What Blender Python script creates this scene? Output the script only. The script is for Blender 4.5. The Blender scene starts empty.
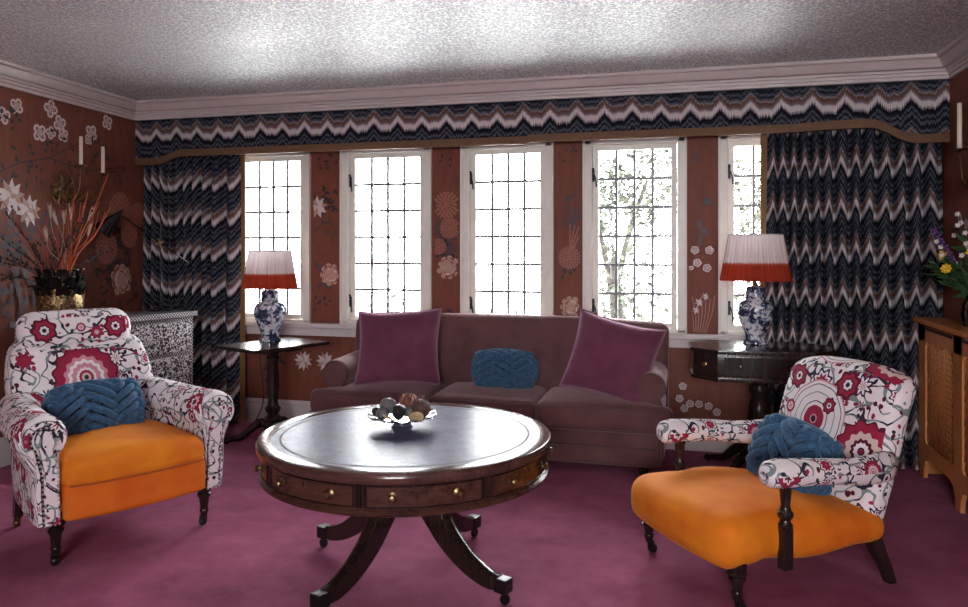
import bpy, bmesh, math, random
from mathutils import Vector, Matrix
random.seed(7)
SC = bpy.context.scene
COL = SC.collection
PI = math.pi
R = math.radians

# ------------------------------------------------------------------ camera, world, lights, exposure
cam_d = bpy.data.cameras.new('camera')
cam = bpy.data.objects.new('camera', cam_d)
COL.objects.link(cam)
cam.location = (0, 0, 1.3)
cam.rotation_euler = (R(90), 0, R(15))
cam_d.sensor_width = 36
cam_d.lens = 760 / 968 * 36
cam_d.shift_y = -55.5 / 968
cam_d.clip_start = 0.05
SC.camera = cam

WORLD_STRENGTH = 26.0
world = bpy.data.worlds.new('overcast_sky')
SC.world = world
world.use_nodes = True
bgn = world.node_tree.nodes['Background']
bgn.inputs['Color'].default_value = (0.96, 0.975, 1.0, 1)
bgn.inputs['Strength'].default_value = WORLD_STRENGTH

vs = SC.view_settings
vs.view_transform = 'Standard'
vs.look = 'None'
vs.gamma = 1
vs.use_curve_mapping = False
vs.exposure = 0.58
SC.cycles.max_bounces = 10
SC.cycles.diffuse_bounces = 6
SC.cycles.glossy_bounces = 4
SC.cycles.transparent_max_bounces = 10
SC.cycles.use_denoising = True
SC.cycles.sample_clamp_indirect = 12


def portal(loc, rot, sx, sy):
    d = bpy.data.lights.new('daylight_portal', 'AREA')
    d.shape = 'RECTANGLE'
    d.size, d.size_y = sx, sy
    d.cycles.is_portal = True
    o = bpy.data.objects.new('daylight_portal', d)
    COL.objects.link(o)
    o.location = loc
    o.rotation_euler = rot


WIN = [(-3.34, -2.676), (-2.435, -1.737), (-1.524, -0.87), (-0.675, -0.004), (0.187, 0.86)]
WZ0, WZ1 = 0.75, 2.02
YW = 5.07            # window wall
YP = 4.87            # pelmet face
YR = -2.3            # rear wall, behind the camera
REAR_FILL = [(-0.5, 0.8)]  # unseen opening, added to light the furniture from the front
RZ0, RZ1 = 1.0, 2.05
for a, b in WIN:     # daylight comes in through the five casements
    portal(((a + b) / 2, YW + 0.22, (WZ0 + WZ1) / 2), (R(-90), 0, 0), b - a, WZ1 - WZ0)
for a, b in REAR_FILL:    # and, as added frontal fill, through an unseen opening behind the camera
    portal(((a + b) / 2, YR - 0.22, (RZ0 + RZ1) / 2), (R(90), 0, 0), b - a, RZ1 - RZ0)


# ------------------------------------------------------------------ node helper
class G:
    def __init__(s, name):
        s.m = bpy.data.materials.new(name)
        s.m.use_nodes = True
        s.t = s.m.node_tree
        s.n = s.t.nodes
        s.n.clear()
        s.out = s.n.new('ShaderNodeOutputMaterial')

    def link(s, a, b):
        if isinstance(a, (int, float)):
            b.default_value = a
        elif isinstance(a, (tuple, list)):
            v = tuple(a)
            if len(b.default_value) == 4 and len(v) == 3:
                v = v + (1,)
            b.default_value = v
        else:
            s.t.links.new(a, b)

    def coord(s, kind='UV'):
        return s.n.new('ShaderNodeTexCoord').outputs[kind]

    def math(s, op, a, b=0.0, c=0.0):
        n = s.n.new('ShaderNodeMath')
        n.operation = op
        s.link(a, n.inputs[0]); s.link(b, n.inputs[1]); s.link(c, n.inputs[2])
        return n.outputs[0]

    def vmath(s, op, a, b=(0, 0, 0)):
        n = s.n.new('ShaderNodeVectorMath')
        n.operation = op
        s.link(a, n.inputs[0]); s.link(b, n.inputs[1])
        return n.outputs['Value'] if op in ('LENGTH', 'DISTANCE', 'DOT_PRODUCT') else n.outputs[0]

    def scale(s, v, k):
        n = s.n.new('ShaderNodeVectorMath')
        n.operation = 'SCALE'
        s.link(v, n.inputs[0]); s.link(k, n.inputs['Scale'])
        return n.outputs[0]

    def sep(s, v):
        n = s.n.new('ShaderNodeSeparateXYZ')
        s.link(v, n.inputs[0])
        return n.outputs[0], n.outputs[1], n.outputs[2]

    def comb(s, x, y, z=0.0):
        n = s.n.new('ShaderNodeCombineXYZ')
        s.link(x, n.inputs[0]); s.link(y, n.inputs[1]); s.link(z, n.inputs[2])
        return n.outputs[0]

    def noise(s, v, sc=5, det=2, rough=0.5, out='Fac', dist=0.0):
        n = s.n.new('ShaderNodeTexNoise')
        s.link(v, n.inputs['Vector'])
        n.inputs['Scale'].default_value = sc
        n.inputs['Detail'].default_value = det
        n.inputs['Roughness'].default_value = rough
        n.inputs['Distortion'].default_value = dist
        return n.outputs[out]

    def voro(s, v, sc=5, feat='F1', rnd=1.0):
        n = s.n.new('ShaderNodeTexVoronoi')
        n.feature = feat
        s.link(v, n.inputs['Vector'])
        n.inputs['Scale'].default_value = sc
        n.inputs['Randomness'].default_value = rnd
        return n

    def ramp(s, v, stops, interp='LINEAR'):
        n = s.n.new('ShaderNodeValToRGB')
        s.link(v, n.inputs[0])
        cr = n.color_ramp
        cr.interpolation = interp
        while len(cr.elements) < len(stops):
            cr.elements.new(0.5)
        for e, (p, c) in zip(cr.elements, stops):
            e.position = p
            if isinstance(c, (int, float)):
                c = (c, c, c)
            e.color = tuple(c) + ((1,) if len(c) == 3 else ())
        return n.outputs[0]

    def mix(s, f, a, b, mode='MIX'):
        n = s.n.new('ShaderNodeMix')
        n.data_type = 'RGBA'
        n.blend_type = mode
        s.link(f, n.inputs[0]); s.link(a, n.inputs[6]); s.link(b, n.inputs[7])
        return n.outputs[2]

    def bump(s, h, strength=0.3, dist=0.01):
        n = s.n.new('ShaderNodeBump')
        s.link(h, n.inputs['Height'])
        n.inputs['Strength'].default_value = strength
        n.inputs['Distance'].default_value = dist
        return n.outputs[0]

    def bsdf(s, color, rough=0.5, metal=0.0, normal=None, **kw):
        n = s.n.new('ShaderNodeBsdfPrincipled')
        s.link(color, n.inputs['Base Color'])
        s.link(rough, n.inputs['Roughness'])
        s.link(metal, n.inputs['Metallic'])
        if normal is not None:
            s.link(normal, n.inputs['Normal'])
        for k, v in kw.items():
            s.link(v, n.inputs[k.replace('_', ' ')])
        return n.outputs[0]

    def done(s, sh):
        s.t.links.new(sh, s.out.inputs['Surface'])
        return s.m


def plain(name, color, rough=0.5, metal=0.0, var=0.15, nscale=18, bump=0.0, **kw):
    g = G(name)
    co = g.coord('Object')
    nz = g.noise(co, nscale, 3)
    c = g.mix(1.0, color, g.ramp(nz, [(0.25, 1 - var), (0.75, 1 + var)]), 'MULTIPLY') if var else color
    nrm = g.bump(g.noise(co, nscale * 6, 2), bump, 0.004) if bump else None
    return g.done(g.bsdf(c, rough, metal, nrm, **kw))


def wood(name, dark, light, scale=1.0, rough=0.3, axis=0, **kw):
    g = G(name)
    co = g.coord('Object')
    st = [7, 7, 7]
    st[axis] = 0.6
    v = g.vmath('MULTIPLY', co, tuple(q * scale for q in st))
    n1 = g.noise(v, 4, 4, 0.6, dist=0.6)
    n2 = g.noise(v, 18, 3, 0.6)
    f = g.math('ADD', g.math('MULTIPLY', n1, 0.65), g.math('MULTIPLY', n2, 0.35))
    c = g.ramp(f, [(0.3, dark), (0.62, light)])
    return g.done(g.bsdf(c, rough, 0, g.bump(n2, 0.08, 0.003), **kw))


# ------------------------------------------------------------------ materials
M = {}
M['trim'] = plain('painted_trim', (0.62, 0.555, 0.545), 0.45, var=0.05)
M['frame'] = plain('window_paint', (0.80, 0.77, 0.70), 0.4, var=0.04)
M['lead'] = plain('lead_bars', (0.20, 0.20, 0.21), 0.5, 0.3, var=0.1)
M['iron'] = plain('black_iron', (0.012, 0.012, 0.014), 0.35, 0.6, var=0.1)
M['blackgloss'] = plain('black_lacquer', (0.008, 0.008, 0.009), 0.25, var=0.1)
M['brass'] = plain('aged_brass', (0.52, 0.36, 0.15), 0.3, 1.0, var=0.15)
M['darkbrass'] = plain('dark_brass', (0.16, 0.10, 0.05), 0.4, 1.0, var=0.3)
M['silver'] = plain('pale_metal', (0.75, 0.75, 0.78), 0.22, 1.0, var=0.15)
M['candle'] = plain('ivory_wax', (0.78, 0.70, 0.56), 0.5, var=0.05, Subsurface_Weight=0.1)
M['wool_gap_shade'] = plain('shaded_blue_wool', (0.012, 0.03, 0.065), 0.9, var=0.3, nscale=60)  # the blue wool darkened, so gaps between strands read as shade
M['olive_brass'] = plain('dull_brass', (0.24, 0.17, 0.09), 0.35, 1.0, var=0.2)
M['blackmetal'] = plain('black_metal', (0.04, 0.038, 0.04), 0.3, 0.8, var=0.1)
M['gimp'] = plain('dark_gimp', (0.05, 0.02, 0.03), 0.7, var=0.3, nscale=90)
M['ebony'] = wood('ebonised_wood', (0.006, 0.004, 0.004), (0.03, 0.018, 0.015), 1, 0.22, 2)
M['darkwood'] = wood('dark_mahogany', (0.006, 0.004, 0.0035), (0.032, 0.016, 0.012), 1, 0.2, 2)
M['mahogany'] = wood('mahogany', (0.018, 0.007, 0.005), (0.085, 0.034, 0.020), 1, 0.25, 0)
M['mahrim'] = wood('mahogany_rim', (0.03, 0.013, 0.011), (0.10, 0.045, 0.036), 1, 0.16, 0)
M['cherry'] = wood('orange_cherry', (0.46, 0.15, 0.045), (0.66, 0.26, 0.085), 1, 0.38, 2)
M['ground'] = plain('pale_terrace', (0.78, 0.77, 0.74), 0.9, var=0.06)
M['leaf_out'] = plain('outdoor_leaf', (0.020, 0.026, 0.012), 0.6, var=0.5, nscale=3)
M['bark'] = plain('bark', (0.02, 0.018, 0.014), 0.9, var=0.3)
M['gold_trim'] = plain('ochre_braid', (0.20, 0.105, 0.035), 0.7, var=0.2, nscale=60)
M['pelmet_braid'] = plain('brown_braid', (0.145, 0.072, 0.03), 0.7, var=0.2, nscale=60)
M['hollow_shadow'] = plain('painted_hollow_shadow', (0.03, 0.012, 0.008), 0.9, var=0)  # near-black colour for the shade inside the radiator cover

# wallpaper
g = G('terracotta_wallpaper')
co = g.coord('Object')
n1 = g.noise(co, 1.6, 4, 0.6)
n2 = g.noise(g.vmath('MULTIPLY', co, (1, 1, 0.25)), 26, 3, 0.6)
c = g.ramp(n1, [(0.25, (0.155, 0.050, 0.032)), (0.75, (0.23, 0.077, 0.047))])
c = g.mix(0.35, c, g.ramp(n2, [(0.3, (0.115, 0.036, 0.024)), (0.7, (0.27, 0.09, 0.054))]))
M['wallpaper'] = g.done(g.bsdf(c, 0.55, 0, g.bump(n2, 0.06, 0.003), Specular_IOR_Level=0.2))
for k, c in dict(petal_white=(0.68, 0.58, 0.57), petal_grey=(0.26, 0.15, 0.13), petal_pink=(0.40, 0.17, 0.12),
                 petal_rust=(0.36, 0.125, 0.075), petal_rustline=(0.17, 0.058, 0.042), petal_red=(0.25, 0.045, 0.035),
                 petal_cream=(0.46, 0.29, 0.22), leaf_dark=(0.03, 0.018, 0.022), leaf_mauve=(0.075, 0.038, 0.045)).items():
    M[k] = plain('paper_' + k, c, 0.5, var=0.12, nscale=40)

# ceiling paper: silvery, with small worm-like squiggles
g = G('silver_ceiling_paper')
co = g.coord('Object')
w = g.vmath('ADD', co, g.scale(g.noise(co, 30, 2, out='Color'), 0.05))
e = g.voro(w, 38, 'DISTANCE_TO_EDGE', 1.0).outputs['Distance']
n = g.noise(w, 55, 2)
sq = g.ramp(g.math('ADD', e, g.math('MULTIPLY', n, 0.25)), [(0.16, 1.0), (0.26, 0.0)])
c = g.mix(sq, (0.50, 0.52, 0.56), (0.95, 0.97, 0.96))
M['ceiling'] = g.done(g.bsdf(c, g.mix(sq, (0.62, 0.62, 0.62), (0.5, 0.5, 0.5)), 0.45, g.bump(sq, 0.25, 0.003)))

# carpet
g = G('plum_carpet')
co = g.coord('Object')
n1 = g.noise(co, 2.2, 5, 0.65)
n2 = g.noise(co, 240, 2, 0.6)
n3 = g.noise(co, 7, 4, 0.7)
f = g.math('ADD', g.math('MULTIPLY', n1, 0.6), g.math('MULTIPLY', n3, 0.4))
c = g.ramp(f, [(0.36, (0.205, 0.044, 0.095)), (0.64, (0.36, 0.10, 0.178))])
c = g.mix(0.5, c, g.mix(1.0, c, g.ramp(n2, [(0.3, 0.45), (0.7, 1.5)]), 'MULTIPLY'))
M['carpet'] = g.done(g.bsdf(c, 0.95, 0, g.bump(n2, 0.5, 0.006), Sheen_Weight=0.06, Sheen_Roughness=0.5,
                            Sheen_Tint=(0.9, 0.55, 0.75), Specular_IOR_Level=0.15))


def velvet(name, c0, c1, sheen=0.3, tint=(1, 1, 1), fine=220, rough=0.75, ns=7, bump=0.12, spec=0.2):
    g = G(name)
    co = g.coord('Object')
    n1 = g.noise(co, ns, 3, 0.6)
    n2 = g.noise(co, fine, 2)
    c = g.ramp(n1, [(0.3, c0), (0.7, c1)])
    h = g.math('ADD', g.math('MULTIPLY', n2, 0.4), g.math('MULTIPLY', g.noise(co, 11, 2), 2.0))
    return g.done(g.bsdf(c, rough, 0, g.bump(h, bump, 0.006), Sheen_Weight=sheen, Sheen_Roughness=0.4,
                         Sheen_Tint=tint, Specular_IOR_Level=spec))


M['sofa'] = velvet('mauve_velvet', (0.105, 0.046, 0.048), (0.15, 0.070, 0.070), 0.42, (1.0, 0.72, 0.74))
M['orange'] = velvet('amber_velvet', (0.66, 0.135, 0.008), (0.82, 0.27, 0.016), 0.15, (1.0, 0.6, 0.2), ns=4)
M['orange_shaded'] = velvet('shaded_amber_velvet', (0.66, 0.10, 0.012), (0.78, 0.20, 0.016), 0.15, (1.0, 0.45, 0.2), ns=4)  # the amber velvet reddened to the tone of its shaded faces
M['orange_pipe'] = plain('orange_piping', (0.42, 0.08, 0.01), 0.7, var=0.1)
M['sofa_pipe'] = plain('mauve_piping', (0.10, 0.045, 0.05), 0.7, var=0.1)
M['nail'] = plain('pewter_nail', (0.55, 0.52, 0.50), 0.3, 1.0, var=0.1)
# wool rope
g = G('blue_wool_felt')
co = g.coord('Object')
n1 = g.noise(co, 60, 4, 0.7)
n2 = g.noise(co, 300, 2)
c = g.ramp(n1, [(0.3, (0.020, 0.060, 0.125)), (0.7, (0.052, 0.135, 0.245))])
M['wool'] = g.done(g.bsdf(c, 0.9, 0, g.bump(g.math('ADD', n1, n2), 0.35, 0.004), Sheen_Weight=0.35,
                          Sheen_Tint=(0.6, 0.8, 1.0), Specular_IOR_Level=0.15))
# corduroy cushions
g = G('plum_corduroy')
u, v, _ = g.sep(g.coord('UV'))
rib = g.math('PINGPONG', u, 0.0045)
rib2 = g.math('PINGPONG', v, 0.0055)
h = g.math('ADD', g.math('MULTIPLY', rib, 160), g.math('MULTIPLY', rib2, 80))
co = g.coord('Object')
n1 = g.noise(co, 9, 3)
c = g.ramp(n1, [(0.3, (0.125, 0.032, 0.066)), (0.7, (0.17, 0.048, 0.09))])
c = g.mix(1.0, c, g.ramp(h, [(0.1, 0.72), (0.9, 1.15)]), 'MULTIPLY')
M['corduroy'] = g.done(g.bsdf(c, 0.8, 0, g.bump(h, 0.3, 0.003), Sheen_Weight=0.5, Sheen_Tint=(1, 0.6, 0.85),
                              Specular_IOR_Level=0.2))
M['cord_pipe'] = plain('pale_pink_piping', (0.26, 0.13, 0.17), 0.8, var=0.1)

# leather top of the drum table
g = G('tooled_leather')
co = g.coord('Object')
n1 = g.noise(co, 70, 3, 0.7)
n2 = g.noise(co, 12, 4, 0.65)
x, y, z = g.sep(co)
rad = g.math('SQRT', g.math('ADD', g.math('MULTIPLY', x, x), g.math('MULTIPLY', y, y)))
c = g.ramp(n2, [(0.3, (0.022, 0.020, 0.050)), (0.7, (0.07, 0.062, 0.125))])
ring = g.ramp(g.math('ABSOLUTE', g.math('SUBTRACT', rad, 0.505)), [(0.0, 1.0), (0.004, 0.0)])
c = g.mix(ring, c, (0.015, 0.008, 0.01))
rg = g.ramp(n1, [(0.3, 0.25), (0.7, 0.42)])
M['leather'] = g.done(g.bsdf(c, rg, 0, g.bump(n1, 0.22, 0.002), Specular_IOR_Level=0.06))

# bargello flame stitch, larger peaks on the curtains than on the pelmet
def flame(name, amp, amp2):
    g = G(name)
    u, v, _ = g.sep(g.coord('UV'))
    P = 0.088
    t = g.math('DIVIDE', g.math('PINGPONG', u, P), P)
    wob = g.noise(g.comb(g.math('MULTIPLY', u, 4), 0.3), 1.0, 1)
    zig = g.math('ADD', g.math('MULTIPLY', t, amp),
                 g.math('MULTIPLY', g.math('MAXIMUM', g.math('SUBTRACT', 1.0, g.math('DIVIDE', t, 0.40)), 0.0), amp2))
    zig = g.math('ADD', zig, g.math('MULTIPLY', wob, 0.05))
    streak = g.noise(g.comb(g.math('MULTIPLY', u, 190), g.math('MULTIPLY', v, 4)), 1.0, 2)
    vv = g.math('ADD', g.math('SUBTRACT', v, zig), g.math('MULTIPLY', g.math('SUBTRACT', streak, 0.5), 0.06))
    fr = g.math('FRACT', g.math('DIVIDE', vv, 0.26))
    NAVY, SLATE, LILAC, CREAM, BROWN, MAUVE, BLACK = ((0.012, 0.014, 0.026), (0.075, 0.082, 0.11), (0.25, 0.22, 0.25),
                                                    (0.60, 0.54, 0.55), (0.13, 0.062, 0.035), (0.16, 0.105, 0.115), (0.007, 0.007, 0.012))
    c = g.ramp(fr, [(0.0, NAVY), (0.06, SLATE), (0.14, BLACK), (0.20, SLATE), (0.26, NAVY), (0.31, BLACK), (0.40, LILAC), (0.45, CREAM), (0.58, LILAC),
                    (0.61, MAUVE), (0.67, BROWN), (0.74, LILAC), (0.78, SLATE), (0.84, BLACK), (0.89, SLATE), (0.95, BLACK)], 'CONSTANT')
    c = g.mix(1.0, c, g.ramp(streak, [(0.3, 0.7), (0.7, 1.25)]), 'MULTIPLY')
    fl = g.bsdf(c, 0.85, 0, g.bump(streak, 0.15, 0.003), Specular_IOR_Level=0.15)
    tr = g.n.new('ShaderNodeBsdfTranslucent')
    g.link(c, tr.inputs[0])
    mx = g.n.new('ShaderNodeMixShader')
    mx.inputs[0].default_value = 0.05
    g.link(fl, mx.inputs[1]); g.link(tr.outputs[0], mx.inputs[2])
    return g.done(mx.outputs[0])


M['flame'] = flame('flame_stitch_pelmet', 0.095, 0.045)
M['flame_big'] = flame('flame_stitch_curtain', 0.12, 0.03)


# suzani embroidery: white ground, vines, scattered rosettes, plus named medallions at (u, v, radius, kind)
CRIM, MAROON, PINK, PALE, INK, SAGE, GROUND = ((0.33, 0.022, 0.06), (0.11, 0.012, 0.032), (0.60, 0.26, 0.32), (0.66, 0.50, 0.46),
                                              (0.028, 0.027, 0.05), (0.22, 0.27, 0.28), (0.83, 0.77, 0.79))
KIND = {
    'crimson': ([(0, INK), (0.07, PALE), (0.14, CRIM), (0.22, GROUND), (0.30, PINK), (0.44, GROUND), (0.54, PINK), (0.66, CRIM), (0.94, MAROON)], 14, 0.05),
    'star': ([(0, CRIM), (0.08, INK), (0.13, GROUND), (0.28, MAROON), (0.40, PALE), (0.62, CRIM), (0.93, MAROON)], 12, 0.07),
    'ring': ([(0, INK), (0.08, PINK), (0.12, CRIM), (0.34, GROUND), (0.43, MAROON), (0.46, GROUND), (0.66, SAGE), (0.685, GROUND), (0.86, INK), (0.885, GROUND), (0.96, PINK)], 9, 0.012),
    'eye': ([(0, INK), (0.18, GROUND), (0.36, INK), (0.46, CRIM), (0.78, MAROON)], 7, 0.10),
}


def suzani(name, meds):
    g = G(name)
    uv = g.coord('UV')
    d = g.vmath('ADD', uv, g.scale(g.vmath('SUBTRACT', g.noise(uv, 9, 2, out='Color'), (0.5, 0.5, 0.5)), 0.06))
    d = g.vmath('MULTIPLY', d, (1, 1, 0))
    uv2 = g.vmath('MULTIPLY', uv, (1, 1, 0))
    # curling vines
    msk = None
    for sc_, th in ((8.0, 0.016), (12.0, 0.02)):
        nv = g.noise(g.vmath('ADD', uv2, (sc_, 0, 0)), sc_, 0.6, 0.4)
        m_ = g.math('LESS_THAN', g.math('ABSOLUTE', g.math('SUBTRACT', nv, 0.5)), th)
        msk = m_ if msk is None else g.math('MAXIMUM', msk, m_)
    c = g.mix(msk, GROUND, g.ramp(g.noise(uv, 7, 1), [(0.0, SAGE), (0.47, INK), (0.56, SAGE)], 'CONSTANT'))
    # small leaves
    vn = g.voro(d, 34, 'F1', 0.9)
    r_, g_, b_ = g.sep(vn.outputs['Color'])
    msk = g.math('MULTIPLY', g.math('LESS_THAN', vn.outputs['Distance'], 0.33), g.math('GREATER_THAN', r_, 0.35))
    c = g.mix(msk, c, g.ramp(g_, [(0, INK), (0.3, MAROON), (0.6, SAGE), (0.75, CRIM)], 'CONSTANT'))
    # rosettes
    vn = g.voro(uv2, 8.5, 'F1', 0.85)
    r_, g_, b_ = g.sep(vn.outputs['Color'])
    loc = g.vmath('SUBTRACT', uv2, vn.outputs['Position'])
    lx, ly, _ = g.sep(loc)
    ang = g.math('ARCTAN2', ly, lx)
    rho = g.math('MULTIPLY', g.vmath('LENGTH', loc), g.math('ADD', 1.0, g.math('MULTIPLY', g.math('COSINE', g.math('MULTIPLY', ang, 8.0)), 0.12)))
    rho = g.math('DIVIDE', rho, g.math('ADD', 0.032, g.math('MULTIPLY', b_, 0.030)))
    col = g.mix(g.math('GREATER_THAN', g_, 0.5),
                g.ramp(rho, [(0, INK), (0.18, PINK), (0.32, CRIM), (0.66, GROUND), (0.82, INK)], 'CONSTANT'),
                g.ramp(rho, [(0, PALE), (0.2, MAROON), (0.42, GROUND), (0.55, CRIM), (0.9, MAROON)], 'CONSTANT'))
    msk = g.math('MULTIPLY', g.math('LESS_THAN', rho, 0.98), g.math('GREATER_THAN', r_, 0.15))
    c = g.mix(msk, c, col)
    for (mu, mv, mr, kind) in meds:
        stops, npet, amp = KIND[kind]
        loc = g.vmath('SUBTRACT', uv2, (mu, mv, 0))
        lx, ly, _ = g.sep(loc)
        ang = g.math('ARCTAN2', ly, lx)
        rho = g.math('MULTIPLY', g.vmath('LENGTH', loc), g.math('ADD', 1.0, g.math('MULTIPLY', g.math('COSINE', g.math('MULTIPLY', ang, float(npet))), amp)))
        rho = g.math('DIVIDE', rho, mr)
        c = g.mix(g.math('LESS_THAN', rho, 1.0), c, g.ramp(rho, stops, 'CONSTANT'))
    wv = g.noise(g.coord('Object'), 350, 2)
    return g.done(g.bsdf(c, 0.85, 0, g.bump(wv, 0.1, 0.003), Specular_IOR_Level=0.15))


M['suz_left'] = suzani('suzani_linen_left', [(0.0, 0.665, 0.15, 'crimson'), (-0.165, 0.90, 0.055, 'eye'), (0.165, 0.90, 0.055, 'eye'),
                                             (0.0, 0.905, 0.022, 'crimson'), (-0.25, 0.56, 0.06, 'crimson'), (0.25, 0.53, 0.05, 'eye')])
M['suz_right'] = suzani('suzani_linen_right', [(-0.045, 0.575, 0.16, 'ring'), (0.215, 0.50, 0.115, 'star'), (-0.2, 0.73, 0.05, 'eye'),
                                               (0.08, 0.735, 0.055, 'eye'), (0.02, 0.64, 0.032, 'eye'), (-0.20, 0.60, 0.028, 'crimson')])
M['suz_arm'] = suzani('suzani_linen_arm', [(0.0, 0.5, 0.05, 'crimson'), (-0.2, 0.42, 0.06, 'crimson'), (0.12, 0.34, 0.07, 'ring')])

# porcelain
g = G('blue_white_porcelain')
co = g.coord('Object')
w = g.noise(co, 30, 3, 0.6, dist=1.2)
w2 = g.noise(co, 11, 2)
x, y, z = g.sep(co)
f = g.math('ADD', g.math('MULTIPLY', w, 0.6), g.math('MULTIPLY', w2, 0.4))
c = g.ramp(f, [(0.45, (0.72, 0.72, 0.76)), (0.49, (0.20, 0.24, 0.36)), (0.54, (0.02, 0.028, 0.075))])
M['porcelain'] = g.done(g.bsdf(c, 0.12, 0, Coat_Weight=0.6))

# lampshade: pleated white cotton dipped in red
g = G('dipped_shade')
u, v, _ = g.sep(g.coord('UV'))
edge = g.noise(g.comb(g.math('MULTIPLY', u, 90), 0.0), 1.0, 2)
vv = g.math('ADD', v, g.math('MULTIPLY', g.math('SUBTRACT', edge, 0.5), 0.03))
st = g.noise(g.comb(g.math('MULTIPLY', u, 160), g.math('MULTIPLY', v, 3)), 1.0, 2)
c = g.ramp(vv, [(0.098, (0.34, 0.04, 0.02)), (0.112, (0.42, 0.09, 0.055)), (0.124, (0.66, 0.56, 0.56))])
c = g.mix(1.0, c, g.ramp(st, [(0.3, 0.72), (0.7, 1.15)]), 'MULTIPLY')
a = g.n.new('ShaderNodeBsdfDiffuse'); g.link(c, a.inputs[0])
b = g.n.new('ShaderNodeBsdfTranslucent'); g.link(c, b.inputs[0])
mx = g.n.new('ShaderNodeMixShader'); mx.inputs[0].default_value = 0.4
g.link(a.outputs[0], mx.inputs[1]); g.link(b.outputs[0], mx.inputs[2])
M['shade'] = g.done(mx.outputs[0])
M['shade_trim'] = plain('grey_shade_binding', (0.45, 0.42, 0.42), 0.8, var=0.1)

# bone inlay
g = G('bone_inlay_floral')
uv = g.vmath('MULTIPLY', g.coord('UV'), (1, 1, 0))
d = g.vmath('ADD', uv, g.scale(g.noise(uv, 30, 2, out='Color'), 0.03))
v1 = g.voro(d, 75, 'F1', 0.8)
v2 = g.voro(uv, 20, 'F1', 0.7)
f = g.math('MAXIMUM', g.math('LESS_THAN', v1.outputs['Distance'], 0.48),
           g.math('MULTIPLY', g.math('LESS_THAN', v2.outputs['Distance'], 0.33), g.math('GREATER_THAN', v2.outputs['Distance'], 0.2)))
c = g.mix(f, (0.035, 0.037, 0.05), (0.80, 0.78, 0.80))
M['inlay'] = g.done(g.bsdf(c, 0.35))
g = G('bone_inlay_border')
u, v, _ = g.sep(g.coord('UV'))
a = g.math('GREATER_THAN', g.math('PINGPONG', g.math('ADD', u, v), 0.011), 0.0045)
b = g.math('GREATER_THAN', g.math('PINGPONG', g.math('SUBTRACT', u, v), 0.011), 0.0045)
f = g.math('MULTIPLY', a, b)
c = g.mix(f, (0.05, 0.05, 0.065), (0.82, 0.80, 0.82))
M['inlay_border'] = g.done(g.bsdf(c, 0.35))
M['inlay_top'] = plain('dark_inlay_top', (0.13, 0.13, 0.15), 0.3, var=0.5, nscale=60)

# bronze vase
g = G('gold_flecked_bronze')
co = g.coord('Object')
n1 = g.noise(co, 70, 3, 0.7)
c = g.ramp(n1, [(0.38, (0.025, 0.016, 0.01)), (0.55, (0.30, 0.20, 0.08)), (0.7, (0.75, 0.56, 0.28))])
M['bronze'] = g.done(g.bsdf(c, 0.35, 0.8, g.bump(n1, 0.5, 0.006)))
M['bronze_leaf'] = plain('black_bronze', (0.014, 0.011, 0.01), 0.25, 0.3, var=0.4)

# clear window glass
g = G('window_glass')
tb = g.n.new('ShaderNodeBsdfTransparent'); tb.inputs[0].default_value = (0.97, 0.98, 0.98, 1)
gb = g.n.new('ShaderNodeBsdfGlossy'); gb.inputs['Roughness'].default_value = 0.03
lw = g.n.new('ShaderNodeFresnel'); lw.inputs[0].default_value = 1.35
mx = g.n.new('ShaderNodeMixShader')
g.link(lw.outputs[0], mx.inputs[0]); g.link(tb.outputs[0], mx.inputs[1]); g.link(gb.outputs[0], mx.inputs[2])
M['glass'] = g.done(mx.outputs[0])
g = G('vase_glass')
tb = g.n.new('ShaderNodeBsdfTransparent'); tb.inputs[0].default_value = (0.8, 0.9, 0.84, 1)
gb = g.n.new('ShaderNodeBsdfGlossy'); gb.inputs['Roughness'].default_value = 0.05
lw = g.n.new('ShaderNodeFresnel'); lw.inputs[0].default_value = 1.5
mx = g.n.new('ShaderNodeMixShader')
g.link(lw.outputs[0], mx.inputs[0]); g.link(tb.outputs[0], mx.inputs[1]); g.link(gb.outputs[0], mx.inputs[2])
M['vaseglass'] = g.done(mx.outputs[0])
M['twig_orange'] = plain('orange_twig', (0.52, 0.10, 0.03), 0.6, var=0.2)
M['twig_red'] = plain('red_twig', (0.30, 0.045, 0.025), 0.6, var=0.2)
M['twig_dark'] = plain('dark_twig', (0.025, 0.017, 0.015), 0.7, var=0.2)
M['twig_pale'] = plain('pale_grass', (0.50, 0.40, 0.31), 0.8, var=0.2)
M['green'] = plain('stem_green', (0.035, 0.085, 0.025), 0.6, var=0.3)
M['yellow'] = plain('yellow_petal', (0.72, 0.45, 0.02), 0.6, var=0.15)
M['purple'] = plain('purple_petal', (0.20, 0.05, 0.28), 0.6, var=0.2)
M['whitepetal'] = plain('white_petal', (0.62, 0.55, 0.55), 0.6, var=0.1)
M['pod_grey'] = plain('grey_pod', (0.14, 0.13, 0.135), 0.6, var=0.5, nscale=60, bump=0.5)
M['pod_brown'] = plain('brown_pod', (0.075, 0.035, 0.025), 0.55, var=0.5, nscale=60, bump=0.6)
M['pod_red'] = plain('russet_pod', (0.22, 0.075, 0.05), 0.55, var=0.4, nscale=60, bump=0.5)
M['pod_pale'] = plain('pale_slice', (0.50, 0.35, 0.19), 0.6, var=0.3, nscale=60)
M['pod_black'] = plain('black_pod', (0.02, 0.018, 0.02), 0.35, var=0.3)


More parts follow.
